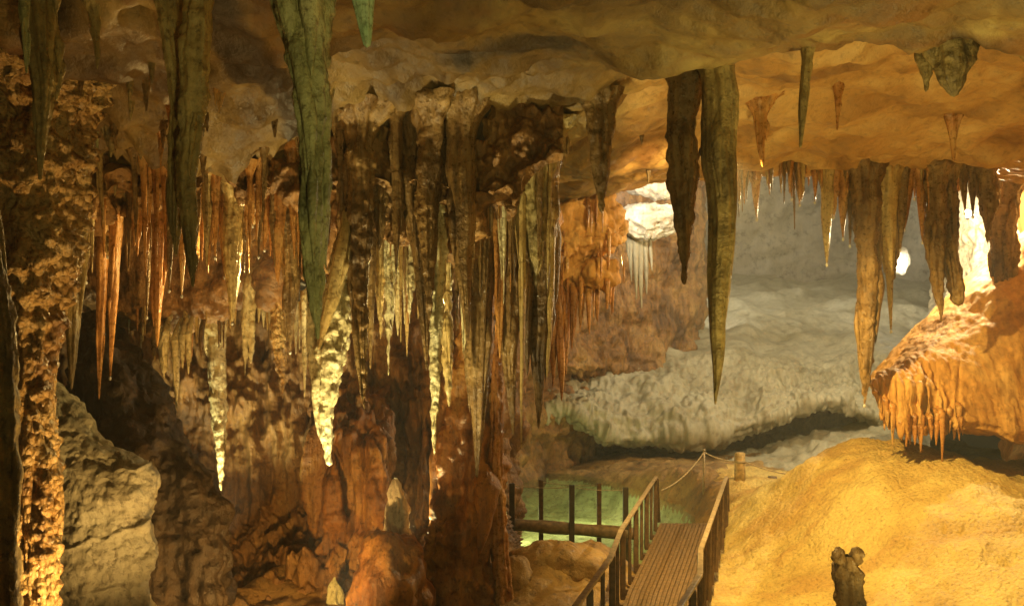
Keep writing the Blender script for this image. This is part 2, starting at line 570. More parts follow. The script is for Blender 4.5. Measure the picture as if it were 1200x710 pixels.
def floor_z(x, y):
    x, y = np.asarray(x, float), np.asarray(y, float)
    sh = x.shape
    x, y = x.ravel(), y.ravel()
    q = np.stack([x, y, 0 * x], 1)
    z = -0.28 + 0.0 * x + 0.12 * fbm(q * 0.6, 3)
    # left-hand rocky floor
    z = z + 0.35 * S((-0.4 - x) / 3) * (0.4 + fbm(q * 0.8 + 9, 3))
    # golden mound
    mnd = S((x - 3.35 - 0.20 * (14 - y) - 0.25 * noise(q * 0.6)) / 3.1)
    along = S((y - 6.0) / 9.5)
    fall = 1 - 0.8 * S((y - 15.2 - 0.15 * (x - 6)) / 2.6)
    z = z + mnd * 1.9 * along * fall - 0.40 * S((x - 7.0) / 1.6) * along * fall
    z = z - mnd * 0.07 * np.abs(fbm(q * 0.9 + 4, 3))
    # hump of rock left of the walkway, near bank of the pool
    z = z + 0.55 * np.exp(-(((x - 1.15 - 0.27 * (y - 13.2)) / 0.75) ** 2 + ((y - 13.2) / 1.1) ** 2))
    z = z + 0.25 * np.exp(-(((x - 0.3) / 0.5) ** 2 + ((y - 12.3) / 0.8) ** 2))
    # pool basin
    cx, cy = 0.9, 19.2
    rr = np.sqrt(((x - cx + 0.15 * (y - 19)) / 3.0) ** 2 + ((y - cy) / 4.9) ** 2) + 0.10 * fbm(q * 0.7 + 2, 2)
    z = z * S((rr - 0.8) / 0.35) + (1 - S((rr - 0.8) / 0.35)) * -1.15
    # path beyond the walkway climbs a little
    z = z + 0.35 * np.exp(-((x - 4.6) / 1.6) ** 2) * S((y - 15.6) / 1.8) * (1 - S((y - 20.5) / 3))
    # under the walkway the ground stays low
    wl = 2.0 + 0.275 * (y - 11.2)
    under = np.exp(-((x - wl) / 0.72) ** 6) * (1 - S((y - 15.5) / 0.9))
    z = z * (1 - under) + np.minimum(z, -0.22) * under
    z = z + 0.05 * fbm(q * 2.6, 3) + 0.03 * fbm(q * 7, 3)
    z = z + 0.10 * S((4.6 - x) / 0.8) * S((x - 2.4) / 0.4) * (0.3 - np.abs(fbm(q * 2.2 + 7, 3)))
    return z.reshape(sh)


floor_o = heightfield('cave_floor', -13, 15, 2.0, 31.0, 420, 460, floor_z, 'floor_rock', rocky(0, 0.06, 0.015))
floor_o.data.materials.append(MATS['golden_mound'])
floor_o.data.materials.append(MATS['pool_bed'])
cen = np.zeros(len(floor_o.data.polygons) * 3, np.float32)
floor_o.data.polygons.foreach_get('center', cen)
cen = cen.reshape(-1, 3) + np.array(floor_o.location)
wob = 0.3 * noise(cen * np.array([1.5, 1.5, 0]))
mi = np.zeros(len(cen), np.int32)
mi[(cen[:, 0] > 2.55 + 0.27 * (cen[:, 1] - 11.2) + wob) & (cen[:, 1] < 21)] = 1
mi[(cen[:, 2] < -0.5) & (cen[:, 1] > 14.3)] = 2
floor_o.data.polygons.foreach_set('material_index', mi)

X, Y = np.meshgrid(np.linspace(-3.5, 5.0, 60), np.linspace(13.9, 25.0, 60))
tag(mesh_obj('pool_water', np.stack([X, Y, 0 * X + WATER_Z], -1).reshape(-1, 3), grid_faces(60, 60), 'pool_water'), kind='structure')

# ------------------------------------------------------------------ setting: walls
# left-hand wall behind the stalactites
cols = (-260, -120, 0, 120, 240, 330, 420, 500, 560, 610)
dep = (10.5, 11.5, 12.3, 13.0, 13.6, 13.8, 13.6, 13.3, 14.2, 17.0)
rows = []
for py, dd in ((150, 0.4), (300, 0.8), (400, 0.6), (470, 0.3), (540, 0.1), (600, 0.0), (650, -0.7), (700, -1.5), (770, -2.2), (860, -2.8)):
    rows.append([(px, py, d + dd) for px, d in zip(cols, dep)])
sheet('cave_wall', rows, 440, 360, 'brown_wall', rocky(0.35, 0.16, 0.03, 0.26), kind='structure')
# dark shelf hanging in front of that wall
cols = (60, 120, 180, 250, 320, 400, 470, 520)
lipy = (330, 362, 392, 378, 335, 320, 290, 250)
rows = [[(px, 130, 11.8) for px in cols], [(px, 200, 11.5) for px in cols],
        [(px, ly - 60, 11.5) for px, ly in zip(cols, lipy)], [(px, ly - 15, 11.6) for px, ly in zip(cols, lipy)],
        [(px, ly, 11.9) for px, ly in zip(cols, lipy)], [(px, ly - 4, 12.8) for px, ly in zip(cols, lipy)],
        [(px, ly - 20, 14.0) for px, ly in zip(cols, lipy)]]
sheet('cave_wall', rows, 300, 150, 'brown_wall', rocky(0.22, 0.12, 0.03, 0.05), kind='structure', flip=False)
# knobbly mass under the ceiling from which the left curtain and the central bundle grow
lip_pts = [(-40, 300), (0, 285), (40, 270), (80, 240), (110, 272), (140, 232), (165, 258), (200, 238), (225, 262), (250, 224), (285, 254), (320, 230), (350, 262), (380, 232), (410, 272),
           (440, 240), (465, 290), (490, 244), (515, 262), (545, 300), (575, 250), (605, 262), (635, 205), (660, 180)]
rows = [[(px, 110, 9.7) for px, ly in lip_pts], [(px, 165, 9.45) for px, ly in lip_pts], [(px, 0.5 * ly + 95, 9.4) for px, ly in lip_pts],
        [(px, ly - 22, 9.5) for px, ly in lip_pts], [(px, ly, 9.8) for px, ly in lip_pts], [(px, ly - 8, 10.7) for px, ly in lip_pts], [(px, ly - 40, 12.2) for px, ly in lip_pts]]
sheet('hanging_rock_terrain', rows, 620, 190, 'brown_wall', rocky(0.22, 0.14, 0.05, 0.07, 1.1, 2.6, 7.0, 0.16, 5.5), kind='structure')
# left-hand side wall of the near chamber
rows = [[(-9.5, -2, z), (-8.8, 4, z), (-8.3, 8, z), (-8.6, 11, z), (-9.5, 15, z)] for z in (7.5, 5, 3, 1, -1.5)]
sheet('cave_wall', rows, 160, 100, 'brown_wall', rocky(0.4, 0.2, 0.03), kind='structure', world_pts=True)
# right-hand side wall
rows = [[(9.5, 0, z), (9.6, 6, z), (10.0, 12, z), (10.4, 16, z), (11.5, 20, z)] for z in (-1.5, 1, 3, 5, 7.5)]
sheet('cave_wall', rows, 160, 100, 'orange_overhang', rocky(0.4, 0.2, 0.03), kind='structure', world_pts=True)

# grey chamber behind: flowstone slope with an undercut lip
cols = (560, 620, 660, 690, 730, 790, 840, 890, 925, 950, 985, 1010, 1060, 1120, 1200)
lip = (500, 500, 490, 508, 525, 520, 517, 508, 500, 486, 484, 497, 500, 505, 510)
n = len(cols)
rows = []
rows.append([(px, ly - 8, 28.0) for px, ly in zip(cols, lip)])
rows.append([(px, ly - 4, 25.6) for px, ly in zip(cols, lip)])
rows.append([(px, ly, 24.4) for px, ly in zip(cols, lip)])
rows.append([(px, ly - 16, 24.0) for px, ly in zip(cols, lip)])
rows.append([(px, 462 + 0.3 * (ly - 510), 24.9) for px, ly in zip(cols, lip)])
rows.append([(px, 420, 26.6) for px in cols])
rows.append([(px, 382, 29.5) for px in cols])
rows.append([(px, 348, 35) for px in cols])
rows.append([(px, 322, 46) for px in cols])


def flow_disp(p):
    d = 0.50 * fbm(p * 0.30, 3) + 0.10 * fbm(p * np.array([1.1, 0.6, 1.1]), 3)
    near = 1 - S((p[:, 1] - 25) / 3)
    d += near * (0.30 * (0.6 - cells(p * np.array([1.3, 0.9, 1.0]))) + 0.14 * fbm(p * np.array([5, 5, 0.8]), 2))
    d += 0.05 * (0.6 - cells(p * np.array([1.6, 0.9, 1.6])))
    return d


sheet('flowstone_terrain', rows, 460, 300, 'grey_flowstone', flow_disp, kind='structure', flip=True)
# back wall of the chamber and its dome
rows = []
for z, y in ((4.5, 47), (8, 47.5), (12, 46), (15, 40), (16.5, 30), (15.5, 19)):
    rows.append([(x, y - 0.012 * x * x, z) for x in (-16, -8, -2, 4, 10, 16, 22, 28)])
sheet('chamber_wall', rows, 260, 200, 'grey_wall', rocky(0.9, 0.35, 0.05, 0, 0.25, 0.7, 2.5), kind='structure', world_pts=True, flip=True)
# brown recess wall under the lip, beside the pool
rows = [[(px, py, d) for px, d in zip((540, 600, 660, 730, 800, 870, 950, 1050), (26, 26, 26, 26, 26.4, 26.8, 27, 27))] for py in (440, 490, 520, 545, 575, 610)]
rows[-2] = [(a, b, d - 1.2) for a, b, d in rows[-2]]
rows[-1] = [(a, b, d - 3.0) for a, b, d in rows[-1]]
sheet('recess_wall', rows, 260, 90, 'brown_wall', rocky(0.3, 0.25, 0.05, 0, 0.5, 1.2, 4), kind='structure')
# grey rocks between the lip and the path
rows = [[(px, py + dy, d) for px, dy in zip((800, 840, 880, 930, 980, 1030, 1090), (24, 12, 4, -8, -22, -30, -30))] for py, d in ((520, 25.5), (535, 23.5), (555, 22.2), (580, 21.2), (615, 20.2))]
sheet('rock_terrain', rows, 160, 70, 'grey_flowstone', rocky(0.25, 0.2, 0.04, 0, 0.6, 1.5, 5), kind='structure')
# brown wall on the left of the grey chamber
rows = []
for py in (120, 200, 260, 320, 380, 430, 450, 480, 520, 570):
    k = {430: -0.3, 450: 0.5, 480: -0.3}.get(py, 0)
    rows.append([(px, py, d + k) for px, d in zip((480, 560, 620, 680, 720, 760, 800, 830), (18, 21, 23.5, 25.2, 26, 26.6, 27.6, 30))])
sheet('chamber_wall', rows, 240, 260, 'brown_wall', rocky(0.4, 0.30, 0.05, 0.16, 0.5, 1.0, 3.5), kind='structure')
# wall beside the bright lamp on the right, coloured white to carry its glare
rows = [[(px, py, d) for px, d in zip((1092, 1110, 1140, 1180, 1240, 1320), (25, 21.5, 19.6, 18.8, 18.2, 17.5))] for py in (90, 160, 230, 300, 380, 470)]
sheet('chamber_wall', rows, 150, 150, 'white_flowstone', rocky(0.3, 0.2, 0.04), kind='structure')

# ------------------------------------------------------------------ speleothems
ORD = ['first', 'second', 'third', 'fourth', 'fifth', 'sixth', 'seventh', 'eighth', 'ninth', 'tenth', 'eleventh', 'twelfth', 'thirteenth',
       'fourteenth', 'fifteenth', 'sixteenth', 'seventeenth', 'eighteenth', 'nineteenth']
TENS = {2: 'twent', 3: 'thirt', 4: 'fort', 5: 'fift', 6: 'sixt', 7: 'sevent', 8: 'eight', 9: 'ninet'}


def ordinal(i):
    if i < 19:
        return ORD[i]
    t, u = divmod(i + 1, 10)
    return TENS[t] + 'ieth' if u == 0 else TENS[t] + 'y-' + ORD[u - 1]


rng = random.Random(11)


def speleothem(name, path, d, mat, style='smooth', root='ceil', foot=False, squash=1.0, seed=None, spikes=True):
    """path: (px, py, width in px) from the top down at depth d; root joins it to the rock above, foot runs it into the floor"""
    seed = rng.random() * 100 if seed is None else seed
    pts = [P(px, py, d) for px, py, w in path]
    rad = [w * d / FPX / 2 for px, py, w in path]
    if root == 'ceil':
        zt = float(ceiling_z(pts[0][0], pts[0][1])) + 0.12
        if zt > pts[0][2] + 0.05:
            lift = zt - pts[0][2]
            dx = (pts[0][0] - pts[1][0]) / max(0.2, pts[0][2] - pts[1][2])
            top = pts[0] + np.array([np.clip(dx, -0.3, 0.3) * min(lift, 0.4), 0, lift])
            mid = (pts[0] + top) / 2
            pts = [top, mid] + pts
            rad = [rad[0] * 1.5 + 0.03, rad[0] * 1.12] + rad
    elif root:
        top = pts[0] + np.array([0, 0.32, float(root)])
        pts = [top, pts[0] + np.array([0, 0.08, float(root) * 0.35])] + pts
        rad = [rad[0] * 0.2, rad[0] * 0.85] + rad
    pts, rad = np.array(pts), np.array(rad)
    seg = np.r_[0, np.cumsum(np.linalg.norm(np.diff(pts, axis=0), axis=1))]
    length = seg[-1]
    wmax = rad.max() * 2 / d * FPX
    nr = int(np.clip(length / d * FPX / 2.6, 10, 220))
    ns = int(np.clip(wmax * 1.1, 9, 56))
    t = np.linspace(0, 1, nr) ** 0.95 * length
    # smooth the polyline
    C = np.stack([np.interp(t, seg, pts[:, k]) for k in range(3)], 1)
    R = np.interp(t, seg, rad)
    ker = max(1, nr // 14)
    if ker > 1:
        k = np.hanning(ker * 2 + 1)
        k /= k.sum()
        pad = lambda a: np.pad(a, ker, mode='edge')
        C2 = np.stack([np.convolve(pad(C[:, j]), k, 'valid') for j in range(3)], 1)
        R2 = np.convolve(pad(R), k, 'valid')
        C2[0], C2[-1] = C[0], C[-1]
        w = S(np.minimum(t / length, 1 - t / length) / 0.06)
        C = C * (1 - w[:, None]) + C2 * w[:, None]
        R = R * (1 - w) + R2 * w
    if root == 'ceil':                                  # the base flares where it joins the roof
        zc0 = float(ceiling_z(C[0, 0], C[0, 1]))
        R = R * (1 + 0.35 * np.exp(-np.maximum(zc0 - C[:, 2], 0) / (0.06 + 0.15 * min(rad.max(), 0.3))))
    # the axis wanders a little
    wander = np.stack([noise(np.stack([t * 1.3 + seed, 0 * t + 3.1, 0 * t + seed], 1)), noise(np.stack([t * 1.3, 0 * t + seed, 0 * t + 8], 1))], 1)
    C[:, :2] += wander * (R[:, None] * (0.25 if style != 'cone' else 0.03))
    a = np.linspace(0, 2 * np.pi, ns, endpoint=False)
    A, T = np.meshgrid(a, t)
    cs, sn = np.cos(A), np.sin(A)
    RR = np.repeat(R[:, None], ns, 1)
    u = np.stack([cs * 1.5 + seed, sn * 1.5, T * 0.55], -1).reshape(-1, 3)          # long flutes
    u2 = np.stack([cs * 4.0 + seed, sn * 4.0, T * 0.9], -1).reshape(-1, 3)
    base = np.stack([C[:, 0][:, None] + RR * cs, C[:, 1][:, None] + RR * sn, np.repeat(C[:, 2][:, None], ns, 1)], -1).reshape(-1, 3)
    fl = 0.35 if style == 'cone' else 1.0
    mul = 1 + fl * (0.30 * fbm(u, 2) + 0.16 * fbm(u2, 2))
    if style != 'cone':
        mul += 0.10 * fbm(np.stack([0 * T + seed, 0 * T, T * 3.0], -1).reshape(-1, 3), 2)   # swellings down the length
    add = np.zeros(len(mul))
    if style in ('rough', 'knobbly'):
        add += 0.020 * fbm(base * 9 + seed, 3) * (d / 9)
        mul += 0.22 * fbm(base * np.array([5, 5, 4]) * (9 / d) + seed, 3)
    if style == 'knobbly':
        mul += 0.45 * (0.55 - cells(base * np.array([8, 8, 6.5]) * (9 / d)))
        add += 0.02 * (0.5 - cells(base * 17 * (9 / d))) * (d / 9)
    if style == 'cone':
        add += 0.06 * fbm(base * np.array([1.6, 1.6, 0.9]) + seed, 4) + 0.02 * fbm(base * 8, 3)
    if style == 'ribbed':
        add += 0.012 * np.abs(noise(base * np.array([3, 3, 26]))) * (d / 8)
        mul += 0.12 * fbm(base * 6 + seed, 2)
    rr = RR.ravel() * 0.9 * np.clip(mul, 0.35, 1.7) + add
    rr = np.maximum(rr, 0.004).reshape(RR.shape)
    if not foot:
        rr[-1] = 0.002
    V = np.stack([C[:, 0][:, None] + rr * cs, C[:, 1][:, None] + rr * sn * squash, np.repeat(C[:, 2][:, None], ns, 1)], -1)
    loc = C[0] if not foot else C[-1]
    VS, FS = [V.reshape(-1, 3)], [grid_faces(nr, ns, True)]
    off = nr * ns
    if spikes and wmax > 11 and style != 'cone':
        for k in range(rng.randint(2, 3 + int(wmax / 9))):
            i0 = int(nr * rng.uniform(0.12, 0.72))
            an = rng.uniform(0, 2 * math.pi)
            r0 = R[i0]
            ln = length * rng.uniform(0.10, 0.30)
            rs = r0 * rng.uniform(0.22, 0.45)
            n1, n2 = max(8, int(ln / d * FPX / 4)), 9
            tt = np.linspace(0, 1, n1)
            zc = C[i0, 2] + rs * 2.0 - tt * (ln + rs * 2.0)
            j = np.clip(np.searchsorted(-C[:, 2], -zc), 0, nr - 1)
            dist = np.minimum(R[j] * 0.78, r0 * 0.8) * (1 - 0.0 * tt) + rs * 0.55 * S(tt / 0.3)
            ax = C[j, 0] + dist * math.cos(an)
            ay = C[j, 1] + dist * math.sin(an) * squash
            rad_s = rs * np.where(tt < 0.25, 0.45 + 2.2 * tt, 1.0 * (1 - ((tt - 0.25) / 0.75)) ** 0.8) * (1 + 0.25 * noise(np.stack([tt * 5 + seed, 0 * tt + k, 0 * tt], 1))) + 0.002
            b = np.linspace(0, 2 * np.pi, n2, endpoint=False)
            SV = np.stack([ax[:, None] + rad_s[:, None] * np.cos(b)[None], ay[:, None] + rad_s[:, None] * np.sin(b)[None], np.repeat(zc[:, None], n2, 1)], -1)
            VS.append(SV.reshape(-1, 3))
            FS.append(grid_faces(n1, n2, True) + off)
            off += n1 * n2
    return mesh_obj(name, np.concatenate(VS), np.concatenate(FS), mat, None, loc)


def drop(parent, px, py, d):
    """a bead of water on a stalactite's tip"""
    c = P(px, py + 1.5, d)
    k = 5
    u = np.linspace(0, 2 * np.pi, 8, endpoint=False)
    v = np.linspace(0.1, np.pi - 0.1, k)
    r = 0.0016 * d
    V = np.stack([r * np.sin(v)[:, None] * np.cos(u)[None], r * np.sin(v)[:, None] * np.sin(u)[None], 1.4 * r * np.cos(v)[:, None] * np.ones_like(u)[None]], -1) + c
    o = mesh_obj('water_drop', V.reshape(-1, 3) - np.array(parent.location), grid_faces(k, 8, True), 'water_bead', parent)
    return o


m = bpy.data.materials.new('water_bead')
m.use_nodes = True
b_ = m.node_tree.nodes['Principled BSDF']
b_.inputs['Base Color'].default_value = (0.9, 0.88, 0.8, 1)
b_.inputs['Roughness'].default_value = 0.05
b_.inputs['Transmission Weight'].default_value = 0.4
MATS['water_bead'] = m

# --- the large ones that stand out, each with its own label
SOLO = [
    ([(355, -70, 100), (355, 0, 74), (361, 80, 47), (365, 150, 36), (367, 250, 30), (370, 330, 24), (373, 398, 4)], 5.0, 'green_calcite', 'rough', 'ceil',
     'long grey-green stalactite, the largest in the left foreground'),
    ([(424, -60, 50), (426, 0, 28), (428, 25, 20), (430, 48, 12), (430, 56, 7)], 3.6, 'teal_calcite', 'smooth', 'ceil', 'pale teal stalactite tip at the top edge of the frame'),
    ([(232, -40, 38), (232, 0, 31), (230, 70, 40), (226, 130, 35), (221, 200, 28), (222, 260, 22), (225, 310, 14), (226, 337, 3)], 6.5, 'olive_calcite', 'rough', 'ceil',
     'long olive-brown stalactite left of the grey-green one'),
    ([(204, 60, 24), (212, 120, 26), (210, 190, 24), (206, 250, 16), (206, 300, 3)], 6.7, 'olive_calcite', 'ribbed', 'ceil', 'olive stalactite fused to the left of the long brown one'),
    ([(50, 60, 40), (52, 90, 30), (50, 130, 20), (48, 170, 11), (47, 212, 3)], 6.2, 'olive_calcite', 'ribbed', 'ceil', 'dark cone-shaped stalactite before the ceiling hollow at far left'),
    ([(29, 10, 12), (30, 40, 8), (31, 86, 3)], 5.6, 'green_calcite', 'smooth', 'ceil', 'thin grey-green stalactite near the top left corner'),
    ([(113, 35, 10), (114, 60, 6), (114, 81, 2)], 6.9, 'olive_calcite', 'smooth', 'ceil', 'short thin stalactite high on the left ceiling'),
    ([(112, 118, 9), (113, 150, 5), (115, 192, 2)], 8.7, 'green_calcite', 'smooth', 'ceil', 'straw-thin stalactite in the middle of the left ceiling'),
    ([(842, 40, 56), (840, 65, 46), (841, 150, 43), (845, 250, 36), (843, 350, 24), (842, 420, 14), (839, 455, 6), (838, 474, 2)], 8.2, 'olive_calcite', 'smooth', 'ceil',
     'long olive stalactite hanging alone before the grey chamber'),
    ([(798, 80, 50), (800, 120, 42), (802, 200, 36), (803, 265, 22), (802, 334, 3)], 8.6, 'brown_calcite', 'rough', 'ceil', 'shaggy brown stalactite with orange tip beside the long olive one'),
    ([(702, 105, 46), (703, 125, 38), (704, 160, 31), (705, 200, 20), (705, 250, 3)], 9.5, 'brown_calcite', 'rough', 'ceil', 'dark brown cone-shaped stalactite left of the white flowstone'),
    ([(947, 50, 16), (946, 70, 13), (941, 130, 11), (938, 174, 3)], 7.8, 'olive_calcite', 'smooth', 'ceil', 'slender olive stalactite hanging from the lip of the right slab'),
    ([(888, 120, 30), (890, 135, 18), (891, 165, 12), (894, 196, 3)], 10.5, 'orange_calcite', 'smooth', 'ceil', 'short orange stalactite on the ceiling right of the olive one'),
    ([(982, 108, 9), (982, 130, 5), (981, 153, 2)], 10.2, 'orange_calcite', 'smooth', 'ceil', 'tiny stalactite in the middle of the orange right ceiling'),
    ([(1116, 140, 14), (1117, 160, 8), (1118, 190, 3)], 11.2, 'orange_calcite', 'smooth', 'ceil', 'small stalactite on the orange ceiling under the dark boss'),
    ([(1112, 55, 56), (1114, 75, 46), (1116, 96, 30), (1118, 114, 6)], 7.6, 'olive_calcite', 'rough', 'ceil', 'dark blunt boss of rock on the lip of the right slab'),
    ([(1084, 70, 22), (1086, 85, 14), (1085, 108, 3)], 7.8, 'olive_calcite', 'rough', 'ceil', 'short dark stalactite beside the blunt boss'),
    ([(85, 195, 40), (86, 240, 26), (88, 300, 22), (86, 360, 16), (85, 420, 9), (84, 456, 2)], 8.8, 'olive_calcite', 'smooth', 'ceil', 'long smooth olive stalactite beside the golden knobbly column'),
    ([(405, 268, 14), (400, 300, 20), (388, 350, 18), (378, 385, 10), (373, 410, 3)], 9.2, 'ochre_calcite', 'smooth', 0.5, 'slanting ochre stalactite just right of the green stalactite tip'),
    ([(400, 312, 26), (398, 340, 34), (392, 385, 42), (385, 430, 35), (381, 480, 22), (383, 520, 15), (386, 546, 5)], 9.6, 'cream_calcite', 'knobbly', 0.6,
     'thick cream knobbly stalactite right below the green one'),
    ([(366, 345, 12), (364, 400, 14), (370, 450, 12), (378, 500, 4)], 9.7, 'cream_calcite', 'smooth', 0.6, 'thin cream blade hanging left of the thick knobbly one'),
    ([(514, 235, 24), (514, 270, 21), (513, 350, 18), (511, 430, 14), (509, 490, 8), (509, 533, 2)], 9.8, 'cream_calcite', 'rough', 0.5,
     'long pale cream stalactite pointing at the thick column'),
    ([(252, 372, 30), (254, 395, 25), (256, 440, 20), (258, 490, 17), (259, 535, 10), (259, 575, 2)], 12.75, 'cream_calcite', 'rough', 0.5,
     'long bright cream stalactite hanging alone over the shaded rock'),
]
for path, d, mat, style, root, lab in SOLO:
    o = speleothem('stalactite', path, d, mat, style, root)
    tag(o, lab, 'stalactite')

# --- rows: labels count from the left within each row
ROWS = {
    'right': ('stalactites along the right ceiling edge', 'in the row along the right ceiling edge'),
    'left': ('stalactite curtain left of the green stalactite', 'in the left curtain'),
    'cream': ('cream stalactites under the dark left shelf', 'of those under the dark left shelf'),
    'bundle': ('central bundle of stalactites', 'of the central bundle'),
    'brow': ('fringe under the orange brow', 'of the fringe under the orange brow'),
    'over': ('fringe of the right overhang', 'of the fringe below the right overhang'),
    'leftceil': ('tiny stalactites of the left ceiling', 'among the tiny ones on the left ceiling'),
    'mid': ('small stalactites of the middle ceiling', 'of those on the middle ceiling'),
}
ITEMS = {k: [] for k in ROWS}


def item(row, look, path, d, mat, style='smooth', root='ceil', bead=False):
    ITEMS[row].append((path, d, mat, style, root, look, bead))


def cone(x0, y0, x1, y1, w, bulge=0.62):
    """a plain taper from (x0,y0) to (x1,y1)"""
    L_ = y1 - y0
    f = lambda t: x0 + (x1 - x0) * t
    return [(x0, y0, w), (f(0.3), y0 + 0.3 * L_, w * 0.82), (f(0.6), y0 + 0.6 * L_, w * bulge), (f(0.85), y0 + 0.85 * L_, w * 0.3), (x1, y1, 1.6)]


R = 13.7
E = 186
for x0, x1, yt, w, look, mat in [
    (866, 867, 236, 9, 'thin orange', 'orange_calcite'), (884, 887, 256, 15, 'orange', 'orange_calcite'), (925, 928, 232, 7, 'thin orange', 'orange_calcite'),
    (938, 937, 239, 15, 'stubby orange', 'orange_calcite'), (955, 955, 236, 9, 'thin orange', 'orange_calcite'), (968, 969, 309, 18, 'long orange', 'ochre_calcite'),
    (978, 977, 253, 15, 'short orange', 'orange_calcite'), (989, 988, 279, 17, 'orange', 'orange_calcite'), (999, 996, 287, 11, 'thin brown', 'brown_calcite'),
    (1030, 1033, 300, 16, 'brown', 'brown_calcite'), (1058, 1055, 292, 18, 'brown', 'brown_calcite'), (1066, 1060, 268, 16, 'short brown', 'orange_calcite'), (1078, 1081, 283, 17, 'orange', 'orange_calcite'),
    (1128, 1131, 249, 12, 'small backlit', 'brown_calcite'), (1140, 1140, 253, 11, 'small backlit', 'brown_calcite'), (1072, 1072, 232, 10, 'tiny orange', 'orange_calcite'),
    (903, 903, 214, 6, 'tiny orange', 'orange_calcite'), (915, 915, 208, 5, 'tiny orange', 'orange_calcite'), (875, 875, 210, 6, 'tiny orange', 'orange_calcite')]:
    item('right', look, cone(x0, E, x1, yt, w), R, mat, 'smooth', 'ceil', yt > 230)
item('right', 'massive shaggy brown', [(1013, E, 38), (1014, 230, 32), (1015, 280, 28), (1016, 350, 27), (1016, 400, 19), (1015, 440, 12), (1013, 474, 2)], R - 0.2, 'brown_calcite', 'rough', 'ceil', True)
item('right', 'long tapering', [(1036, E, 30), (1038, 230, 26), (1041, 280, 16), (1043, 335, 8), (1044, 387, 2)], R, 'ochre_calcite', 'smooth', 'ceil', True)
item('right', 'curved dark', [(1056, E, 22), (1054, 240, 18), (1050, 290, 10), (1048, 328, 2)], R + 0.2, 'brown_calcite', 'rough')
item('right', 'thick shaggy', [(1099, E, 30), (1097, 240, 27), (1096, 280, 21), (1098, 320, 16), (1101, 350, 10), (1103, 377, 2)], R - 0.2, 'brown_calcite', 'rough')
item('right', 'thick blunt', [(1112, E, 25), (1112, 240, 21), (1113, 290, 19), (1117, 320, 20), (1122, 345, 17), (1123, 359, 9)], R - 0.1, 'brown_calcite', 'rough')
item('right', 'dark flat', [(1150, E, 24), (1155, 215, 26), (1158, 245, 20), (1157, 262, 8), (1157, 287, 2)], R, 'brown_calcite', 'rough')

D = 9.9
for x0, y0, x1, yt, w, look, mat, style in [
    (120, 285, 116, 468, 16, 'long orange', 'orange_calcite', 'smooth'), (136, 275, 129, 442, 14, 'long orange', 'orange_calcite', 'smooth'),
    (173, 225, 171, 324, 10, 'thin orange', 'orange_calcite', 'smooth'), (186, 222, 184, 407, 22, 'long orange', 'orange_calcite', 'smooth'),
    (173, 300, 172, 371, 6, 'straw-thin brown', 'brown_calcite', 'smooth'), (200, 225, 198, 340, 12, 'brown', 'brown_calcite', 'smooth'),
    (214, 240, 213, 346, 12, 'orange', 'orange_calcite', 'smooth'), (236, 218, 237, 306, 9, 'thin red-brown', 'orange_calcite', 'smooth'), (245, 216, 245, 313, 13, 'red-brown', 'orange_calcite', 'smooth'),
    (253, 216, 252, 301, 11, 'red-brown', 'orange_calcite', 'smooth'), (260, 216, 263, 324, 14, 'orange', 'orange_calcite', 'smooth'),
    (275, 235, 272, 378, 25, 'broad ochre-brown', 'ochre_calcite', 'ribbed'), (287, 215, 286, 321, 8, 'thin brown', 'brown_calcite', 'smooth'),
    (295, 232, 296, 264, 8, 'tiny wet', 'orange_calcite', 'smooth'), (311, 232, 310, 292, 14, 'short orange', 'orange_calcite', 'smooth'),
    (326, 240, 325, 330, 18, 'red-brown', 'orange_calcite', 'smooth'), (342, 235, 340, 412, 28, 'broad dark brown', 'brown_calcite', 'smooth'),
    (102, 255, 101, 330, 14, 'brown', 'brown_calcite', 'rough'), (63, 300, 64, 395, 10, 'thin orange', 'orange_calcite', 'smooth'), (75, 300, 74, 392, 9, 'thin brown', 'brown_calcite', 'smooth'),
    (150, 240, 150, 318, 9, 'thin brown', 'brown_calcite', 'smooth'), (160, 235, 161, 300, 10, 'short brown', 'orange_calcite', 'smooth'), (225, 225, 224, 330, 10, 'thin brown', 'orange_calcite', 'smooth'),
    (305, 225, 303, 300, 8, 'thin brown', 'brown_calcite', 'smooth'), (10, 240, 9, 330, 16, 'dark brown', 'brown_calcite', 'rough'), (126, 230, 126, 300, 16, 'ochre', 'ochre_calcite', 'knobbly')]:
    item('left', look, cone(x0, y0, x1, yt, w), D + rng.uniform(-0.5, 0.6), mat, style, 'ceil', rng.random() < 0.5)

for x0, y0, x1, yt, w, look, mat, style in [
    (191, 398, 193, 443, 13, 'short cream', 'cream_calcite', 'rough'), (206, 398, 207, 480, 12, 'bright cream', 'cream_calcite', 'smooth'), (214, 394, 214, 432, 8, 'thin cream', 'cream_calcite', 'smooth'),
    (221, 390, 221, 439, 8, 'thin cream', 'cream_calcite', 'smooth'), (290, 335, 287, 440, 13, 'cream', 'cream_calcite', 'rough'), (297, 335, 294, 426, 12, 'cream', 'cream_calcite', 'rough'),
    (304, 340, 303, 378, 8, 'short cream', 'cream_calcite', 'smooth'), (309, 340, 309, 384, 8, 'short cream', 'cream_calcite', 'smooth'), (322, 325, 332, 469, 22, 'speckled brown', 'knobbly_calcite', 'knobbly'),
    (357, 345, 357, 466, 10, 'slender cream', 'cream_calcite', 'smooth'), (317, 338, 316, 370, 8, 'tiny cream', 'cream_calcite', 'smooth'), (236, 385, 236, 420, 7, 'tiny brown', 'brown_calcite', 'smooth'),
    (180, 398, 181, 425, 8, 'tiny brown', 'ochre_calcite', 'smooth')]:
    item('cream', look, cone(x0, y0, x1, yt, w, 0.72), 11.5 + rng.uniform(-0.15, 0.2), mat, style, 0.45)

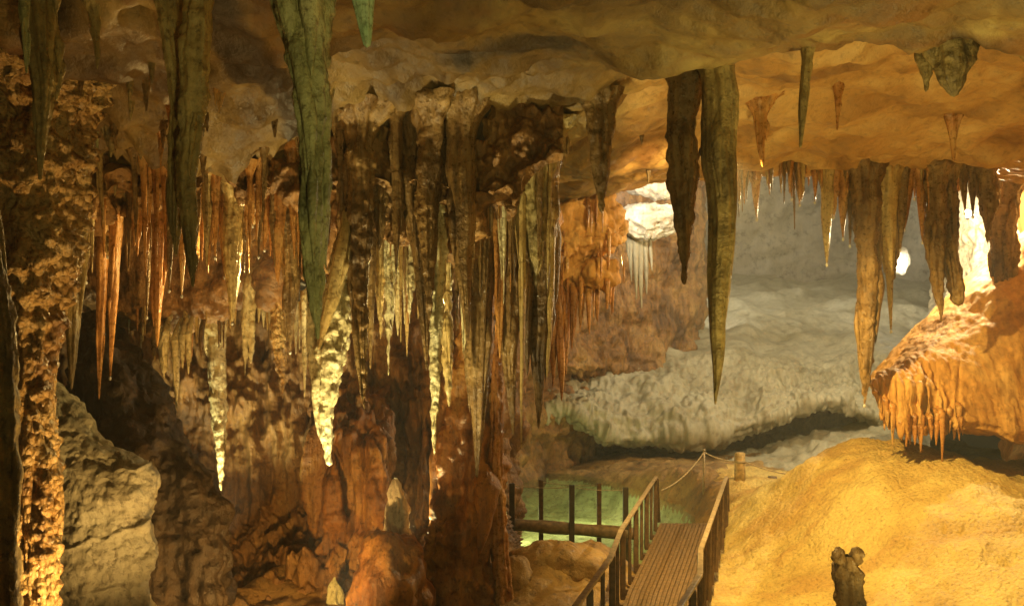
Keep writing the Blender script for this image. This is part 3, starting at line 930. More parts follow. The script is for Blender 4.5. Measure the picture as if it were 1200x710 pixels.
D = 10.4
for path, look, mat, style in [
    ([(424, 150, 40), (424, 250, 32), (421, 330, 22), (424, 410, 14), (427, 479, 2)], 'thick orange-brown', 'brown_calcite', 'rough'),
    (cone(436, 200, 434, 433, 16), 'brown', 'brown_calcite', 'smooth'), (cone(447, 270, 446, 398, 18, 0.5), 'ochre', 'ochre_calcite', 'rough'),
    (cone(456, 262, 455, 440, 12, 0.8), 'slender cream', 'cream_calcite', 'rough'), (cone(462, 262, 462, 338, 9), 'short cream', 'cream_calcite', 'smooth'),
    (cone(470, 250, 467, 352, 13), 'cream', 'cream_calcite', 'rough'), (cone(464, 165, 464, 322, 15, 0.8), 'dark red-brown', 'brown_calcite', 'smooth'),
    (cone(481, 315, 480, 379, 13, 0.5), 'short cream', 'cream_calcite', 'rough'), ([(478, 150, 40), (484, 220, 32), (492, 300, 18), (497, 380, 12), (500, 434, 2)], 'thick dark', 'brown_calcite', 'smooth'),
    ([(524, 200, 30), (523, 280, 20), (522, 360, 15), (525, 430, 12), (526, 477, 2)], 'knobbly ochre', 'ochre_calcite', 'knobbly'), (cone(536, 250, 535, 388, 8), 'thin brown', 'brown_calcite', 'smooth'),
    (cone(549, 230, 544, 417, 16, 0.75), 'slender cream', 'cream_calcite', 'smooth'), (cone(562, 232, 562, 320, 17), 'cream', 'cream_calcite', 'rough'),
    ([(584, 190, 34), (583, 230, 26), (582, 280, 17), (581, 338, 2)], 'mottled cream', 'cream_calcite', 'rough'), (cone(606, 240, 609, 312, 12), 'small ochre', 'ochre_calcite', 'smooth'),
    ([(630, 185, 40), (627, 240, 30), (628, 300, 19), (628, 338, 3)], 'thick olive', 'olive_calcite', 'rough'), (cone(625, 175, 625, 256, 12), 'short ochre', 'ochre_calcite', 'smooth'),
    ([(566, 280, 34), (565, 330, 33), (561, 430, 26), (560, 510, 12), (559, 560, 3)], 'long broad brown', 'brown_calcite', 'smooth'),
    ([(598, 300, 30), (597, 350, 28), (597, 420, 16), (600, 475, 8), (602, 510, 2)], 'long brown', 'brown_calcite', 'ribbed'),
    ([(634, 320, 34), (633, 370, 30), (632, 430, 16), (631, 502, 2)], 'long fluted brown', 'brown_calcite', 'ribbed'), (cone(645, 335, 641, 442, 12), 'thin ochre', 'ochre_calcite', 'smooth'),
    (cone(612, 330, 611, 526, 8), 'straw-thin', 'ochre_calcite', 'smooth'), ([(540, 170, 36), (542, 260, 30), (545, 330, 18), (548, 400, 3)], 'broad brown', 'brown_calcite', 'smooth'),
    ([(505, 165, 36), (503, 250, 28), (501, 320, 14), (503, 380, 3)], 'broad brown', 'brown_calcite', 'rough'), (cone(586, 290, 586, 420, 18), 'red-brown', 'orange_calcite', 'smooth'),
    (cone(616, 300, 618, 440, 20), 'red-brown', 'brown_calcite', 'smooth'), (cone(406, 170, 404, 330, 26), 'rough brown', 'brown_calcite', 'rough'), (cone(445, 150, 444, 300, 26), 'brown', 'brown_calcite', 'rough'),
    (cone(590, 215, 592, 300, 10), 'small cream', 'cream_calcite', 'smooth'), (cone(571, 240, 571, 306, 10), 'small cream', 'cream_calcite', 'smooth'), (cone(555, 260, 554, 340, 9), 'thin cream', 'cream_calcite', 'smooth'),
    (cone(493, 250, 494, 330, 9), 'thin ochre', 'ochre_calcite', 'smooth')]:
    item('bundle', look, path, (9.55 if path[0][1] < 175 else D) + rng.uniform(-0.3, 0.4) + (0.9 if 'cream' in look else 0) * 0.3, mat, style, 'ceil')

for path, look in [
    (cone(656, 345, 658, 470, 18), 'long orange'), (cone(650, 350, 648, 455, 14), 'orange'), (cone(664, 345, 663, 440, 12), 'orange'), (cone(672, 345, 670, 410, 12), 'short orange'),
    (cone(681, 348, 680, 386, 9), 'small orange'), (cone(690, 346, 691, 392, 9), 'small orange'), (cone(699, 346, 700, 378, 8), 'tiny orange'), (cone(644, 345, 643, 430, 12), 'brown'), (cone(714, 322, 715, 358, 8), 'tiny orange')]:
    item('brow', look, path, 14.9 + rng.uniform(-0.2, 0.3), 'orange_calcite', 'smooth', 0.35)

for path, look in [
    (cone(1037, 430, 1040, 500, 12), 'short orange'), (cone(1045, 428, 1046, 522, 14), 'long orange'), (cone(1054, 428, 1055, 496, 13), 'orange'), (cone(1063, 430, 1062, 524, 14), 'long orange'),
    (cone(1072, 432, 1072, 506, 13), 'orange'), (cone(1080, 434, 1079, 530, 15), 'long orange'), (cone(1090, 434, 1090, 500, 13), 'orange'), (cone(1099, 434, 1097, 512, 13), 'orange'),
    (cone(1104, 430, 1104, 545, 12, 0.7), 'longest orange'), (cone(1113, 438, 1113, 500, 12), 'short orange'), (cone(1124, 444, 1124, 498, 12), 'short orange'), (cone(1030, 425, 1032, 470, 9), 'small orange')]:
    x_ = path[0][0]
    y_ = np.interp(x_, (1030, 1060, 1090, 1120), (476, 500, 502, 490))
    item('over', look, cone(x_, y_ - 14, path[-1][0], max(path[-1][1], y_ + 8), path[0][2] * 0.7, 0.5), 13.72 + rng.uniform(-0.1, 0.06), 'orange_calcite', 'smooth', 0.14)

for path, look, mat in [
    (cone(656, 112, 662, 197, 24), 'dark brown', 'brown_calcite'), (cone(648, 118, 650, 170, 16), 'dark brown', 'brown_calcite'), (cone(627, 125, 628, 182, 13), 'thin dark', 'brown_calcite'), (cone(735, 110, 735, 152, 18), 'stubby dark', 'brown_calcite'),
    (cone(597, 130, 597, 165, 12), 'small brown', 'brown_calcite'), (cone(550, 120, 549, 172, 16), 'brown', 'brown_calcite'), (cone(513, 92, 513, 122, 7), 'thin orange', 'orange_calcite'), (cone(486, 130, 486, 178, 7), 'straw-thin', 'olive_calcite'),
    (cone(465, 150, 465, 183, 7), 'thin brown', 'ochre_calcite'), (cone(672, 130, 672, 165, 8), 'small brown', 'ochre_calcite'), (cone(685, 150, 686, 176, 6), 'tiny ochre', 'ochre_calcite'), (cone(640, 150, 640, 180, 6), 'tiny ochre', 'ochre_calcite'),
    (cone(760, 165, 760, 216, 11), 'dark backlit', 'brown_calcite'), (cone(750, 150, 750, 180, 9), 'small backlit', 'ochre_calcite'), (cone(772, 150, 772, 186, 9), 'small backlit', 'ochre_calcite'), (cone(784, 150, 784, 196, 10), 'backlit brown', 'brown_calcite'),
    (cone(722, 150, 722, 190, 8), 'small brown', 'ochre_calcite'), (cone(610, 150, 610, 172, 6), 'tiny ochre', 'ochre_calcite')]:
    item('mid', look, path, rng.uniform(10.2, 11.2) if path[0][1] < 148 else 12.6, mat, 'rough' if path[0][2] > 15 else 'smooth')

# finer stalactites crowding the same rows
for k in range(34):
    x = rng.uniform(862, 1150)
    item('right', 'tiny', cone(x, E, x + rng.uniform(-2, 2), E + rng.uniform(14, 50), rng.uniform(5, 9)), R + rng.uniform(-0.25, 0.4), rng.choice(['orange_calcite', 'ochre_calcite', 'brown_calcite']))
for k in range(46):
    x = rng.uniform(70, 350)
    item('left', 'small', cone(x, 220, x + rng.uniform(-3, 3), rng.uniform(250, 320), rng.uniform(6, 13)), rng.uniform(9.3, 11.2), rng.choice(['orange_calcite', 'orange_calcite', 'ochre_calcite', 'brown_calcite']))
for k in range(44):
    x = rng.uniform(395, 645)
    item('bundle', 'small', cone(x, rng.uniform(180, 240), x + rng.uniform(-3, 3), rng.uniform(250, 390), rng.uniform(6, 13)), rng.uniform(10.6, 11.6), rng.choice(['brown_calcite', 'brown_calcite', 'ochre_calcite', 'orange_calcite']), rng.choice(['smooth', 'rough']))
for k in range(30):
    x = rng.uniform(400, 860)
    y = rng.uniform(95, 150)
    item('mid', 'tiny', cone(x, y, x, y + rng.uniform(12, 34), rng.uniform(4, 8)), rng.uniform(9.3, 12.5), rng.choice(['brown_calcite', 'ochre_calcite']))
for k in range(24):
    x = rng.uniform(160, 470)
    item('cream', 'small', cone(x, 350, x, 372 + rng.uniform(0, 50), rng.uniform(5, 9)), rng.uniform(11.6, 12.0), rng.choice(['ochre_calcite', 'cream_calcite', 'brown_calcite']), 'smooth', 0.6)
for k in range(10):
    x = rng.uniform(640, 730)
    item('brow', 'tiny', cone(x, 330, x, 345 + rng.uniform(5, 30), rng.uniform(4, 7)), 14.9 + rng.uniform(-0.2, 0.2), 'orange_calcite', 'smooth', 0.3)

for k in range(60):
    d_ = rng.uniform(7.6, 10.2)
    x = rng.uniform(10, 400)
    X_ = (x - 600) / FPX * d_
    y = HOR - (float(ceiling_z(X_, d_)) - CAMZ) / d_ * FPX
    item('leftceil', 'tiny', cone(x, y - 3, x + rng.uniform(-2, 2), y + rng.uniform(8, 34), rng.uniform(4, 10)), d_, rng.choice(['brown_calcite', 'olive_calcite', 'orange_calcite']))

for k in range(150):
    x = rng.uniform(395, 650)
    item('bundle', 'fine', cone(x, 210, x + rng.uniform(-3, 3), rng.triangular(235, 420, 270), rng.uniform(4, 9)), rng.uniform(9.9, 11.8), rng.choice(['brown_calcite', 'ochre_calcite', 'orange_calcite', 'cream_calcite']))
for k in range(80):
    x = rng.uniform(60, 400)
    item('left', 'fine', cone(x, 220, x + rng.uniform(-3, 3), rng.triangular(240, 340, 260), rng.uniform(4, 8)), rng.uniform(9.0, 11.3), rng.choice(['orange_calcite', 'orange_calcite', 'ochre_calcite', 'brown_calcite']))
for k in range(70):
    x = rng.uniform(150, 480)
    item('cream', 'fine', cone(x, 340, x, rng.triangular(365, 430, 380), rng.uniform(4, 7)), rng.uniform(11.5, 12.3), rng.choice(['ochre_calcite', 'cream_calcite', 'brown_calcite', 'orange_calcite']), 'smooth', 0.6)
for k in range(60):
    x = rng.uniform(860, 1165)
    item('right', 'fine', cone(x, E, x + rng.uniform(-2, 2), E + rng.triangular(8, 90, 20), rng.uniform(3, 7)), R + rng.uniform(-0.3, 0.5), rng.choice(['orange_calcite', 'ochre_calcite', 'brown_calcite']))
for k in range(26):
    x = rng.uniform(600, 735)
    y_ = rng.uniform(205, 345)
    item('brow', 'fine', cone(x, y_, x, y_ + rng.uniform(8, 40), rng.uniform(3, 6)), 14.45 + rng.uniform(-0.1, 0.3), 'orange_calcite', 'smooth', 0.3)
for k in range(44):
    x = rng.uniform(1030, 1130)
    y_ = np.interp(x, (1030, 1060, 1090, 1120), (474, 498, 500, 490))
    item('over', 'fine', cone(x, y_, x + rng.uniform(-1, 1), y_ + rng.uniform(6, 26), rng.uniform(4, 8)), 13.72 + rng.uniform(-0.1, 0.15), 'orange_calcite', 'smooth', 0.14)


def shown(it):
    return 0 if it[5] == 'fine' else it[0][0][2] * (it[0][-1][1] - it[0][0][1])


cut = sorted((shown(it) for L_ in ITEMS.values() for it in L_), reverse=True)[300 - len(SOLO) - 1]
REST = []
for row, (grp, where) in ROWS.items():
    REST += [it for it in ITEMS[row] if shown(it) < cut]
    L_ = sorted([it for it in ITEMS[row] if shown(it) >= cut], key=lambda it: it[0][-1][0])
    for i, (path, d, mat, style, root, look, bead) in enumerate(L_):
        o = speleothem('stalactite', path, d, mat, style, root)
        tag(o, '%s stalactite, %s from the left %s' % (look, ordinal(i), where), 'stalactite', grp)
        if bead:
            drop(o, path[-1][0], path[-1][1], d)

mats_, VS_, FS_, MI_, off_ = [], [], [], [], 0
for path, d, mat, style, root, look, bead in REST:
    o = speleothem('stalactite', path, d, mat, style, root)
    me = o.data
    co = np.zeros(len(me.vertices) * 3, np.float32)
    me.vertices.foreach_get('co', co)
    fa_ = np.zeros(len(me.polygons) * 4, np.int32)
    me.loops.foreach_get('vertex_index', fa_)
    VS_.append(co.reshape(-1, 3) + np.array(o.location))
    FS_.append(fa_.reshape(-1, 4) + off_)
    if mat not in mats_:
        mats_.append(mat)
    MI_.append(np.full(len(me.polygons), mats_.index(mat), np.int32))
    off_ += len(me.vertices)
    bpy.data.objects.remove(o)
    bpy.data.meshes.remove(me)
fs = mesh_obj('small_stalactites', np.concatenate(VS_), np.concatenate(FS_), mats_[0])
for mt in mats_[1:]:
    fs.data.materials.append(MATS[mt])
fs.data.polygons.foreach_set('material_index', np.concatenate(MI_))
tag(fs, 'finest stalactites crowding the ceiling between the larger ones', 'stalactites', None, 'stuff')

# --- columns, bosses, rocks
def column(path, d, mat, style, lab, root='ceil', name='column', cat='column', squash=1.0):
    return tag(speleothem(name, path, d, mat, style, root, True, squash), lab, cat)


column([(570, 230, 30), (566, 330, 32), (556, 425, 52), (552, 470, 70), (548, 520, 76), (546, 580, 82), (544, 640, 86), (546, 700, 96), (546, 760, 120)], 12.0, 'red_flowstone', 'rough',
       'thick red-brown column standing in the middle beside the pool', 'ceil')
column([(588, 300, 8), (584, 400, 9), (581, 450, 14), (581, 500, 18), (580, 560, 20), (584, 620, 18), (590, 700, 26), (592, 770, 40)], 11.8, 'orange_calcite', 'rough', 'thin ochre column fused to the right of the thick one', 'ceil')
cols = (366, 374, 388, 404, 420, 438, 452, 460)
rows = [[(px + dx, py, d0 + e) for px, e in zip(cols, (1.2, 0.35, 0.05, 0.12, 0.0, 0.05, 0.35, 1.2))] for py, d0, dx in
        ((450, 13.9, 6), (485, 13.2, 4), (510, 12.75, 0), (560, 12.6, 0), (610, 12.55, 0), (660, 12.3, 2), (720, 12.0, 4), (790, 11.8, 6))]
sheet('flowstone', rows, 170, 200, 'red_flowstone', rocky(0.12, 0.05, 0.02, 0.30, 0.9, 2.0, 8), 'fluted red-brown drapery left of the thick column', 'flowstone')
column([(44, 215, 90), (42, 270, 96), (40, 330, 88), (42, 380, 66), (40, 440, 46), (40, 500, 48), (38, 560, 64), (36, 620, 60), (34, 700, 56), (32, 780, 70)], 8.0, 'knobbly_calcite', 'knobbly',
       'bright golden knobbly column near the left edge')
column([(-70, 150, 40), (-30, 240, 34), (-8, 320, 32), (2, 400, 32), (4, 500, 32), (2, 600, 36), (0, 720, 44), (0, 820, 60)], 6.4, 'olive_calcite', 'rough', 'dark olive column cut by the left edge of the frame')
column([(60, 400, 18), (56, 450, 16), (58, 500, 14), (58, 540, 20), (54, 610, 24), (50, 700, 20), (50, 780, 30)], 8.2, 'knobbly_calcite', 'knobbly', 'thin golden knobbly column behind the bright one', 'ceil')
column([(1184, 180, 52), (1182, 215, 40), (1177, 250, 32), (1177, 300, 27), (1180, 335, 30), (1184, 372, 40)], 15.3, 'brown_calcite', 'rough', 'spotted brown column joining ceiling and overhang at right edge')

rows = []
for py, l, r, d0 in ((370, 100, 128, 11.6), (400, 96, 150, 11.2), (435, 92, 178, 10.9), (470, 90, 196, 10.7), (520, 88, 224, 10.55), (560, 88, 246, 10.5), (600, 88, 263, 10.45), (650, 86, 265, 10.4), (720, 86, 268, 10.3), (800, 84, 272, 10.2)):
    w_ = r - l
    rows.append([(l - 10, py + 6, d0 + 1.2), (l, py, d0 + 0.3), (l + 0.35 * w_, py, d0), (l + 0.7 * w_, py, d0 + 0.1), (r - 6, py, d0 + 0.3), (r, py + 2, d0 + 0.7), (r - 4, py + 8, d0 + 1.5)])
sheet('boulder', rows, 150, 240, 'shaded_rock', rocky(0.12, 0.16, 0.035, 0.06, 1.0, 1.6, 6), 'rock face with a slanting right edge, coloured dark for its shade', 'boulder')  # shaded side of the pale boulder, built apart in a dark colour
# pale boulder before the shaded rock
rows = []
for py, l, r, d0 in ((448, 56, 66, 9.9), (475, 48, 92, 9.6), (515, 46, 122, 9.4), (540, 46, 160, 9.3), (560, 46, 178, 9.25), (600, 46, 170, 9.2), (640, 44, 183, 9.15), (680, 44, 174, 9.12), (730, 42, 184, 9.1), (800, 40, 180, 9.0)):
    w_ = r - l
    rows.append([(l - 4, py + 6, d0 + 0.9), (l, py, d0 + 0.25), (l + 0.3 * w_, py, d0), (l + 0.6 * w_, py, d0), (r - 2, py, d0 + 0.1), (r, py + 2, d0 + 0.35), (r - 4, py + 8, d0 + 1.0)])
def cracked(p):
    d = 0.10 * fbm(p * 1.3, 3) + 0.05 * (0.3 - np.abs(fbm(p * 3.5, 3))) + 0.02 * fbm(p * 9, 2) - 0.03 * np.maximum(0, fbm(p * 6 + 3, 2) - 0.25)
    for z0, sl in ((2.35, 0.10), (1.90, 0.22), (1.30, 0.35), (0.75, 0.1)):
        e = p[:, 2] - z0 - sl * (p[:, 0] + 4.5) - 0.16 * fbm(p * np.array([1.6, 1.6, 0.3]) + z0, 3)
        d = d - 0.035 * np.exp(-(e / 0.02) ** 2) * S(noise(p * 0.9 + z0 * 7) * 2 + 0.8)
    return d


sheet('boulder', rows, 150, 220, 'grey_boulder', cracked, 'pale grey-olive boulder between golden column and shaded rock', 'boulder')

rk = rocky(0.12, 0.08, 0.025, 0.03, 1.2, 3.0, 9.0)
blob('boulder', P(462, 700, 11.2), (0.48, 0.45, 0.85), 'red_flowstone', rocky(0.15, 0.1, 0.03, 0.08, 1.4, 3, 8), 72, 'rounded orange boulder at the foot of the thick column', 'boulder')
blob('boulder', P(604, 690, 12.2), (0.25, 0.3, 0.45), 'floor_rock', rk, 56, 'small dark boulder right of the thick column', 'boulder')
blob('boulder', P(652, 668, 12.7), (0.75, 0.55, 0.42), 'floor_rock', rocky(0.15, 0.12, 0.03, 0, 1.2, 2.4, 8), 72, 'ochre boulder between pool and walkway', 'boulder')
for path, d, lab in (([(556, 150, 60), (556, 180, 60), (554, 205, 48), (552, 222, 14)], 9.9, 'ragged lump coloured as the shaded hollow atop the central bundle'),):
    tag(speleothem('boss', path, d, 'shaded_rock', 'rough'), lab, 'rock boss')  # dark lump put in for a shaded hollow of the ceiling
blob('boss', P(320, 335, 11.5), (0.35, 0.3, 0.3), 'brown_wall', rk, 56, 'rough brown boss above the cream drapery', 'rock boss')

# orange brow of rock, backlit
rows = []
for py, l, r, d0 in ((170, 585, 690, 15.2), (215, 590, 716, 14.9), (240, 592, 722, 14.7), (268, 596, 735, 14.6), (285, 596, 730, 14.6), (305, 598, 700, 14.7), (335, 600, 690, 14.9), (352, 604, 684, 15.3), (345, 610, 680, 16.2)):
    w_ = r - l
    rows.append([(l, py, d0 + 1.0), (l + 0.2 * w_, py, d0 + 0.25), (l + 0.5 * w_, py, d0), (l + 0.8 * w_, py, d0 + 0.15), (r, py - 3, d0 + 0.6), (r - 8, py - 4, d0 + 1.4), (r - 40, py - 4, d0 + 2.0)])
sheet('rock_brow', rows, 150, 150, 'orange_overhang', rocky(0.16, 0.14, 0.04, 0.06, 1.2, 2.4, 8), 'orange brow of rock jutting toward the white flowstone', 'rock')
blob('boss', P(700, 320, 15.0), (0.38, 0.4, 0.32), 'orange_overhang', rocky(0.12, 0.05, 0.03, 0.08, 1.5, 4, 10), 64, 'shaggy orange lump under the orange brow', 'rock boss')
blob('boss', P(612, 258, 12.8), (0.55, 0.5, 0.75), 'red_flowstone', rocky(0.2, 0.12, 0.04, 0.06, 1.2, 3, 9), 64, 'red-brown hanging rock behind the central bundle', 'rock boss')

# white flowstone lit by a hidden lamp, its pale veil below
wf = empty('flowstone', P(765, 240, 22.5))
def child_blob(nm, c, r, mt, dp, n):
    o = blob(nm, c, r, mt, dp, n)
    o.location = tuple(np.array(o.location) - np.array(wf.location))
    o.parent = wf
    return o
child_blob('upper_ledge', P(770, 200, 22.8), (1.1, 0.7, 0.72), 'white_flowstone', rocky(0.15, 0.15, 0.04, 0.04, 1, 2.5, 8), 72)
child_blob('lower_ledge', P(762, 258, 22.6), (1.0, 0.7, 0.38), 'white_flowstone', rocky(0.15, 0.15, 0.04, 0.04, 1, 2.5, 8), 72)
for k, (vx, vt, vb, vw) in enumerate(((738, 282, 330, 8), (744, 278, 352, 10), (750, 280, 362, 9), (756, 284, 345, 8), (735, 280, 305, 6), (762, 286, 318, 6))):
    o = speleothem('strand', cone(vx, vt, vx + 2, vb, vw), 23.4, 'grey_flowstone', 'smooth', 0.3)
    o.location = tuple(np.array(o.location) - np.array(wf.location))
    o.parent = wf
tag(wf, 'white flowstone ledges glaring in hidden light behind the orange brow', 'flowstone')

# orange overhang on the right with its drapery lip
cols = (1020, 1032, 1050, 1075, 1105, 1145, 1190, 1240, 1320)
row1 = (443, 424, 404, 382, 356, 318, 280, 250, 215)
row2 = (446, 434, 424, 412, 400, 382, 362, 348, 330)
row3 = (447, 440, 440, 445, 455, 462, 470, 475, 480)
row4 = (450, 476, 500, 506, 500, 500, 512, 520, 525)
row5 = (451, 474, 494, 500, 498, 508, 520, 526, 530)
jr = random.Random(5)
cx_ = np.r_[np.arange(1020, 1125, 4.5), np.arange(1130, 1321, 19)]
hang = np.array([jr.uniform(-16, 14) if x < 1118 else jr.uniform(-4, 4) for x in cx_]) * S((cx_ - 1022) / 14)
fold = np.array([jr.uniform(-0.09, 0.09) if x < 1118 else jr.uniform(-0.03, 0.03) for x in cx_])
r1, r2, r3, r4, r5 = [np.interp(cx_, cols, r_) for r_ in (row1, row2, row3, row4, row5)]
rows = [[(x, y + 10, 19.5) for x, y in zip(cx_, r1)], [(x, y, 16.2) for x, y in zip(cx_, r1)], [(x, y, 14.7) for x, y in zip(cx_, r2)],
        [(x, y, 13.9 + 0.7 * f_) for x, y, f_ in zip(cx_, r3, fold)], [(x, 0.5 * (y3 + y4), 13.75 + f_) for x, y3, y4, f_ in zip(cx_, r3, r4, fold)],
        [(x, y + h_, 13.72 + f_) for x, y, h_, f_ in zip(cx_, r4, hang, fold)], [(x, y + 0.6 * h_, 14.2) for x, y, h_ in zip(cx_, r5, hang)], [(x, y - 8, 17.5) for x, y in zip(cx_, r5)]]


def drape(p):
    d = rocky(0.08, 0.025, 0.012, 0.03, 0.8, 2.0, 8)(p)
    k = (1 - S((p[:, 0] - 6.6) / 1.0)) * (1 - S((p[:, 1] - 14.3) / 0.5))
    return d + k * 0.06 * fbm(p * np.array([9.0, 2.0, 0.3]) + 2.2, 2)


sheet('rock_overhang', rows, 420, 260, 'orange_overhang', drape, 'orange overhanging rock with drapery lip above the golden mound', 'rock', flip=False)

# dark knobbly stalagmite in the right foreground
sg = tag(speleothem('stalagmite', [(988, 650, 16), (992, 668, 36), (994, 690, 35), (995, 720, 36), (996, 770, 46), (996, 830, 56)], 8.6, 'brown_calcite', 'knobbly', None, True), 'dark knobbly stalagmite with two knobs standing before the golden mound', 'stalagmite')
for cx, cy in ((983, 652), (1005, 651)):
    o = blob('knob', P(cx, cy, 8.6), (0.068, 0.07, 0.09), 'brown_calcite', rocky(0.02, 0.03, 0.012, 0, 6, 12, 25), 32)
    o.location = tuple(np.array(o.location) - np.array(sg.location))
    o.parent = sg

blob('boulder', P(1055, 306, 30.75), (0.34, 0.3, 0.5), 'white_flowstone', rk, 40, 'pale rock added behind the deep chamber lamp to catch its glare', 'boulder')  # added so the far lamp gets a patch of glow
# small pale stalagmites
for px, py0, py1, w, d, lab in ((392, 676, 740, 20, 11.7, 'small pale green stalagmite below the fluted columns'), (464, 560, 600, 24, 11.9, 'small pale stalagmite glowing beside the thick column')):
    o = speleothem('stalagmite', [(px, py0, 4), (px, py0 + 8, w * 0.6), (px, py0 + 25, w), (px, py1, w * 1.3), (px, py1 + 40, w * 1.6)], d, 'green_calcite' if px < 400 else 'white_flowstone', 'rough', None, True)
    tag(o, lab, 'stalagmite')

# ------------------------------------------------------------------ walkway with handrails
LR = [(0.30, 7.2), (0.615, 8.2), (1.15, 10.0), (1.47, 11.5), (2.70, 16.0)]
RR_ = [(1.28, 7.2), (1.62, 8.2), (2.05, 9.3), (2.30, 10.4), (4.02, 16.0)]
HR = 0.86


def along(poly, s):
    p = np.array(poly, float)
    c = np.r_[0, np.cumsum(np.linalg.norm(np.diff(p, axis=0), axis=1))]
    return np.array([np.interp(s * c[-1], c, p[:, 0]), np.interp(s * c[-1], c, p[:, 1])])


wk = tag(empty('walkway', (1.4, 9.0, -0.1)), 'brown ribbed walkway running between two handrails toward the pool', 'walkway')
W0 = np.array(wk.location)


def part(name, vf, mat, par, bev=0.006, smooth=False):
    v, f = vf
    base = np.array(par.matrix_world.translation) if par.parent else np.array(par.location)
    o = mesh_obj(name, np.asarray(v) - base, [tuple(q) for q in f], mat, par, None, smooth)
    if bev:
        bevel(o, bev)
    return o


NB = 17
for k in range(NB):
    f0, f1 = 0.06 + 0.88 * k / NB + 0.0035, 0.06 + 0.88 * (k + 1) / NB - 0.0035
    ss = np.linspace(0, 1, 25)
    top, bot = [], []
    for s in ss:
        a, b = along(LR, s), along(RR_, s)
        dz = 0.004 * math.sin(k * 2.1 + s * 6)
        for ff in (f0, f1):
            q = a + (b - a) * ff
            top.append((q[0], q[1], 0.0 + dz))
            bot.append((q[0], q[1], -0.05 + dz))
    n_ = len(ss)
    v = top + bot
    f = []
    for i in range(n_ - 1):
        a0, a1, b0, b1 = 2 * i, 2 * i + 1, 2 * i + 2, 2 * i + 3
        o2 = 2 * n_
        f += [(a0, a1, b1, b0), (a0 + o2, b0 + o2, b1 + o2, a1 + o2), (a0, b0, b0 + o2, a0 + o2), (a1, a1 + o2, b1 + o2, b1)]
    f += [(0, 2 * n_, 2 * n_ + 1, 1), (2 * n_ - 2, 2 * n_ - 1, 4 * n_ - 1, 4 * n_ - 2)]
    part('plank', (v, f), 'deck_metal', wk, 0)
for s in np.linspace(0.01, 0.99, 14):
    a, b = along(LR, s), along(RR_, s)
    part('crossbeam', bar_vf((a[0], a[1], -0.10), (b[0], b[1], -0.10), 0.08, 0.09), 'rail_wood', wk)

for poly, lab, side in ((LR, 'wooden handrail with bent top rail on the left of the walkway', -1), (RR_, 'wooden handrail with bent top rail on the right of the walkway', 1)):
    hr = tag(empty('handrail', (poly[1][0], poly[1][1], 0)), lab, 'handrail', 'walkway handrails')
    for i in range(len(poly) - 1):
        (x0, y0), (x1, y1) = poly[i], poly[i + 1]
        part('top_rail', bar_vf((x0, y0, HR), (x1, y1, HR), 0.065, 0.04), 'rail_cap', hr, 0.01)
    for k, s in enumerate(np.linspace(0.03, 0.985, 13)):
        q = along(poly, s)
        w_ = 0.07 if k % 2 == 0 else 0.045
        part('post', box_vf((q[0] + side * 0.0, q[1], (HR - 0.03 - 0.12) / 2), w_, w_ * 1.2, HR - 0.03 + 0.12), 'rail_wood', hr)
    x1, y1 = poly[-1]
    part('end_brace', bar_vf((x1, y1, HR - 0.02), (x1 + 0.10, y1 + 0.35, -0.05), 0.09, 0.07), 'rail_wood', hr)

# rope barrier beyond the walkway
def gz(x, y):
    return float(floor_z(np.array([x]), np.array([y]))[0])


X0, Y0 = (825 - 600) / FPX * 18.4, 18.4
g0 = gz(X0, Y0)
pb = tag(empty('rope_post', (X0, Y0, g0)), 'thin rope post at the far end of the walkway', 'post')
topz = P(825, 528, 18.4)[2]
part('shaft', tube_vf([(X0, Y0, g0 - 0.1), (X0, Y0, topz)], 0.028, 10), 'rail_cap', pb, 0, True)
part('cap', tube_vf([(X0, Y0, topz), (X0, Y0, topz + 0.02), (X0, Y0, topz + 0.04)], [0.04, 0.042, 0.02], 10), 'rail_cap', pb, 0, True)
X1, Y1 = (867 - 600) / FPX * 18.6, 18.6
g1 = gz(X1, Y1)
pp = tag(empty('timber_post', (X1, Y1, g1)), 'stout pale timber post beside the rope at the path', 'post')
tz = P(867, 530, 18.6)[2]
part('shaft', tube_vf([(X1, Y1, g1 - 0.1), (X1, Y1, (g1 + tz) / 2), (X1, Y1, tz - 0.02), (X1, Y1, tz)], [0.12, 0.115, 0.11, 0.09], 14), 'pale_post', pp, 0, True)
part('rope_collar', tube_vf([(X1, Y1, tz - 0.22), (X1, Y1, tz - 0.17)], 0.125, 14), 'rope_fibre', pp, 0, True)


def rope(a, b, sag, lab):
    s = np.linspace(0, 1, 26)
    q = np.array(a)[None] * (1 - s[:, None]) + np.array(b)[None] * s[:, None]
    q[:, 2] -= sag * 4 * s * (1 - s)
    v, f = tube_vf(q, 0.014, 7)
    tag(mesh_obj('rope', v, f, 'rope_fibre', None, np.array(a)), lab, 'rope', 'ropes at the path')


rope((X0, Y0, topz - 0.03), (2.95, 16.9, 0.45), 0.12, 'rope sagging from the thin post down to the left handrail')
rope((X0, Y0, topz - 0.03), (X1 - 0.12, Y1, tz - 0.20), 0.04, 'short rope between the thin post and stout timber post')
rope((X1 + 0.12, Y1, tz - 0.20), tuple(P(930, 556, 19.0)), 0.05, 'rope running from the stout timber post to the right')
b2 = P(905, 570, 19.2)
bs_ = empty('timber_post', (b2[0], b2[1], gz(b2[0], b2[1])))
tag(bs_, 'short timber stub right of the stout pale post', 'post')
part('shaft', tube_vf([(b2[0], b2[1], gz(b2[0], b2[1]) - 0.1), (b2[0], b2[1], P(905, 558, 19.2)[2])], [0.12, 0.10], 12), 'log_wood', bs_, 0, True)

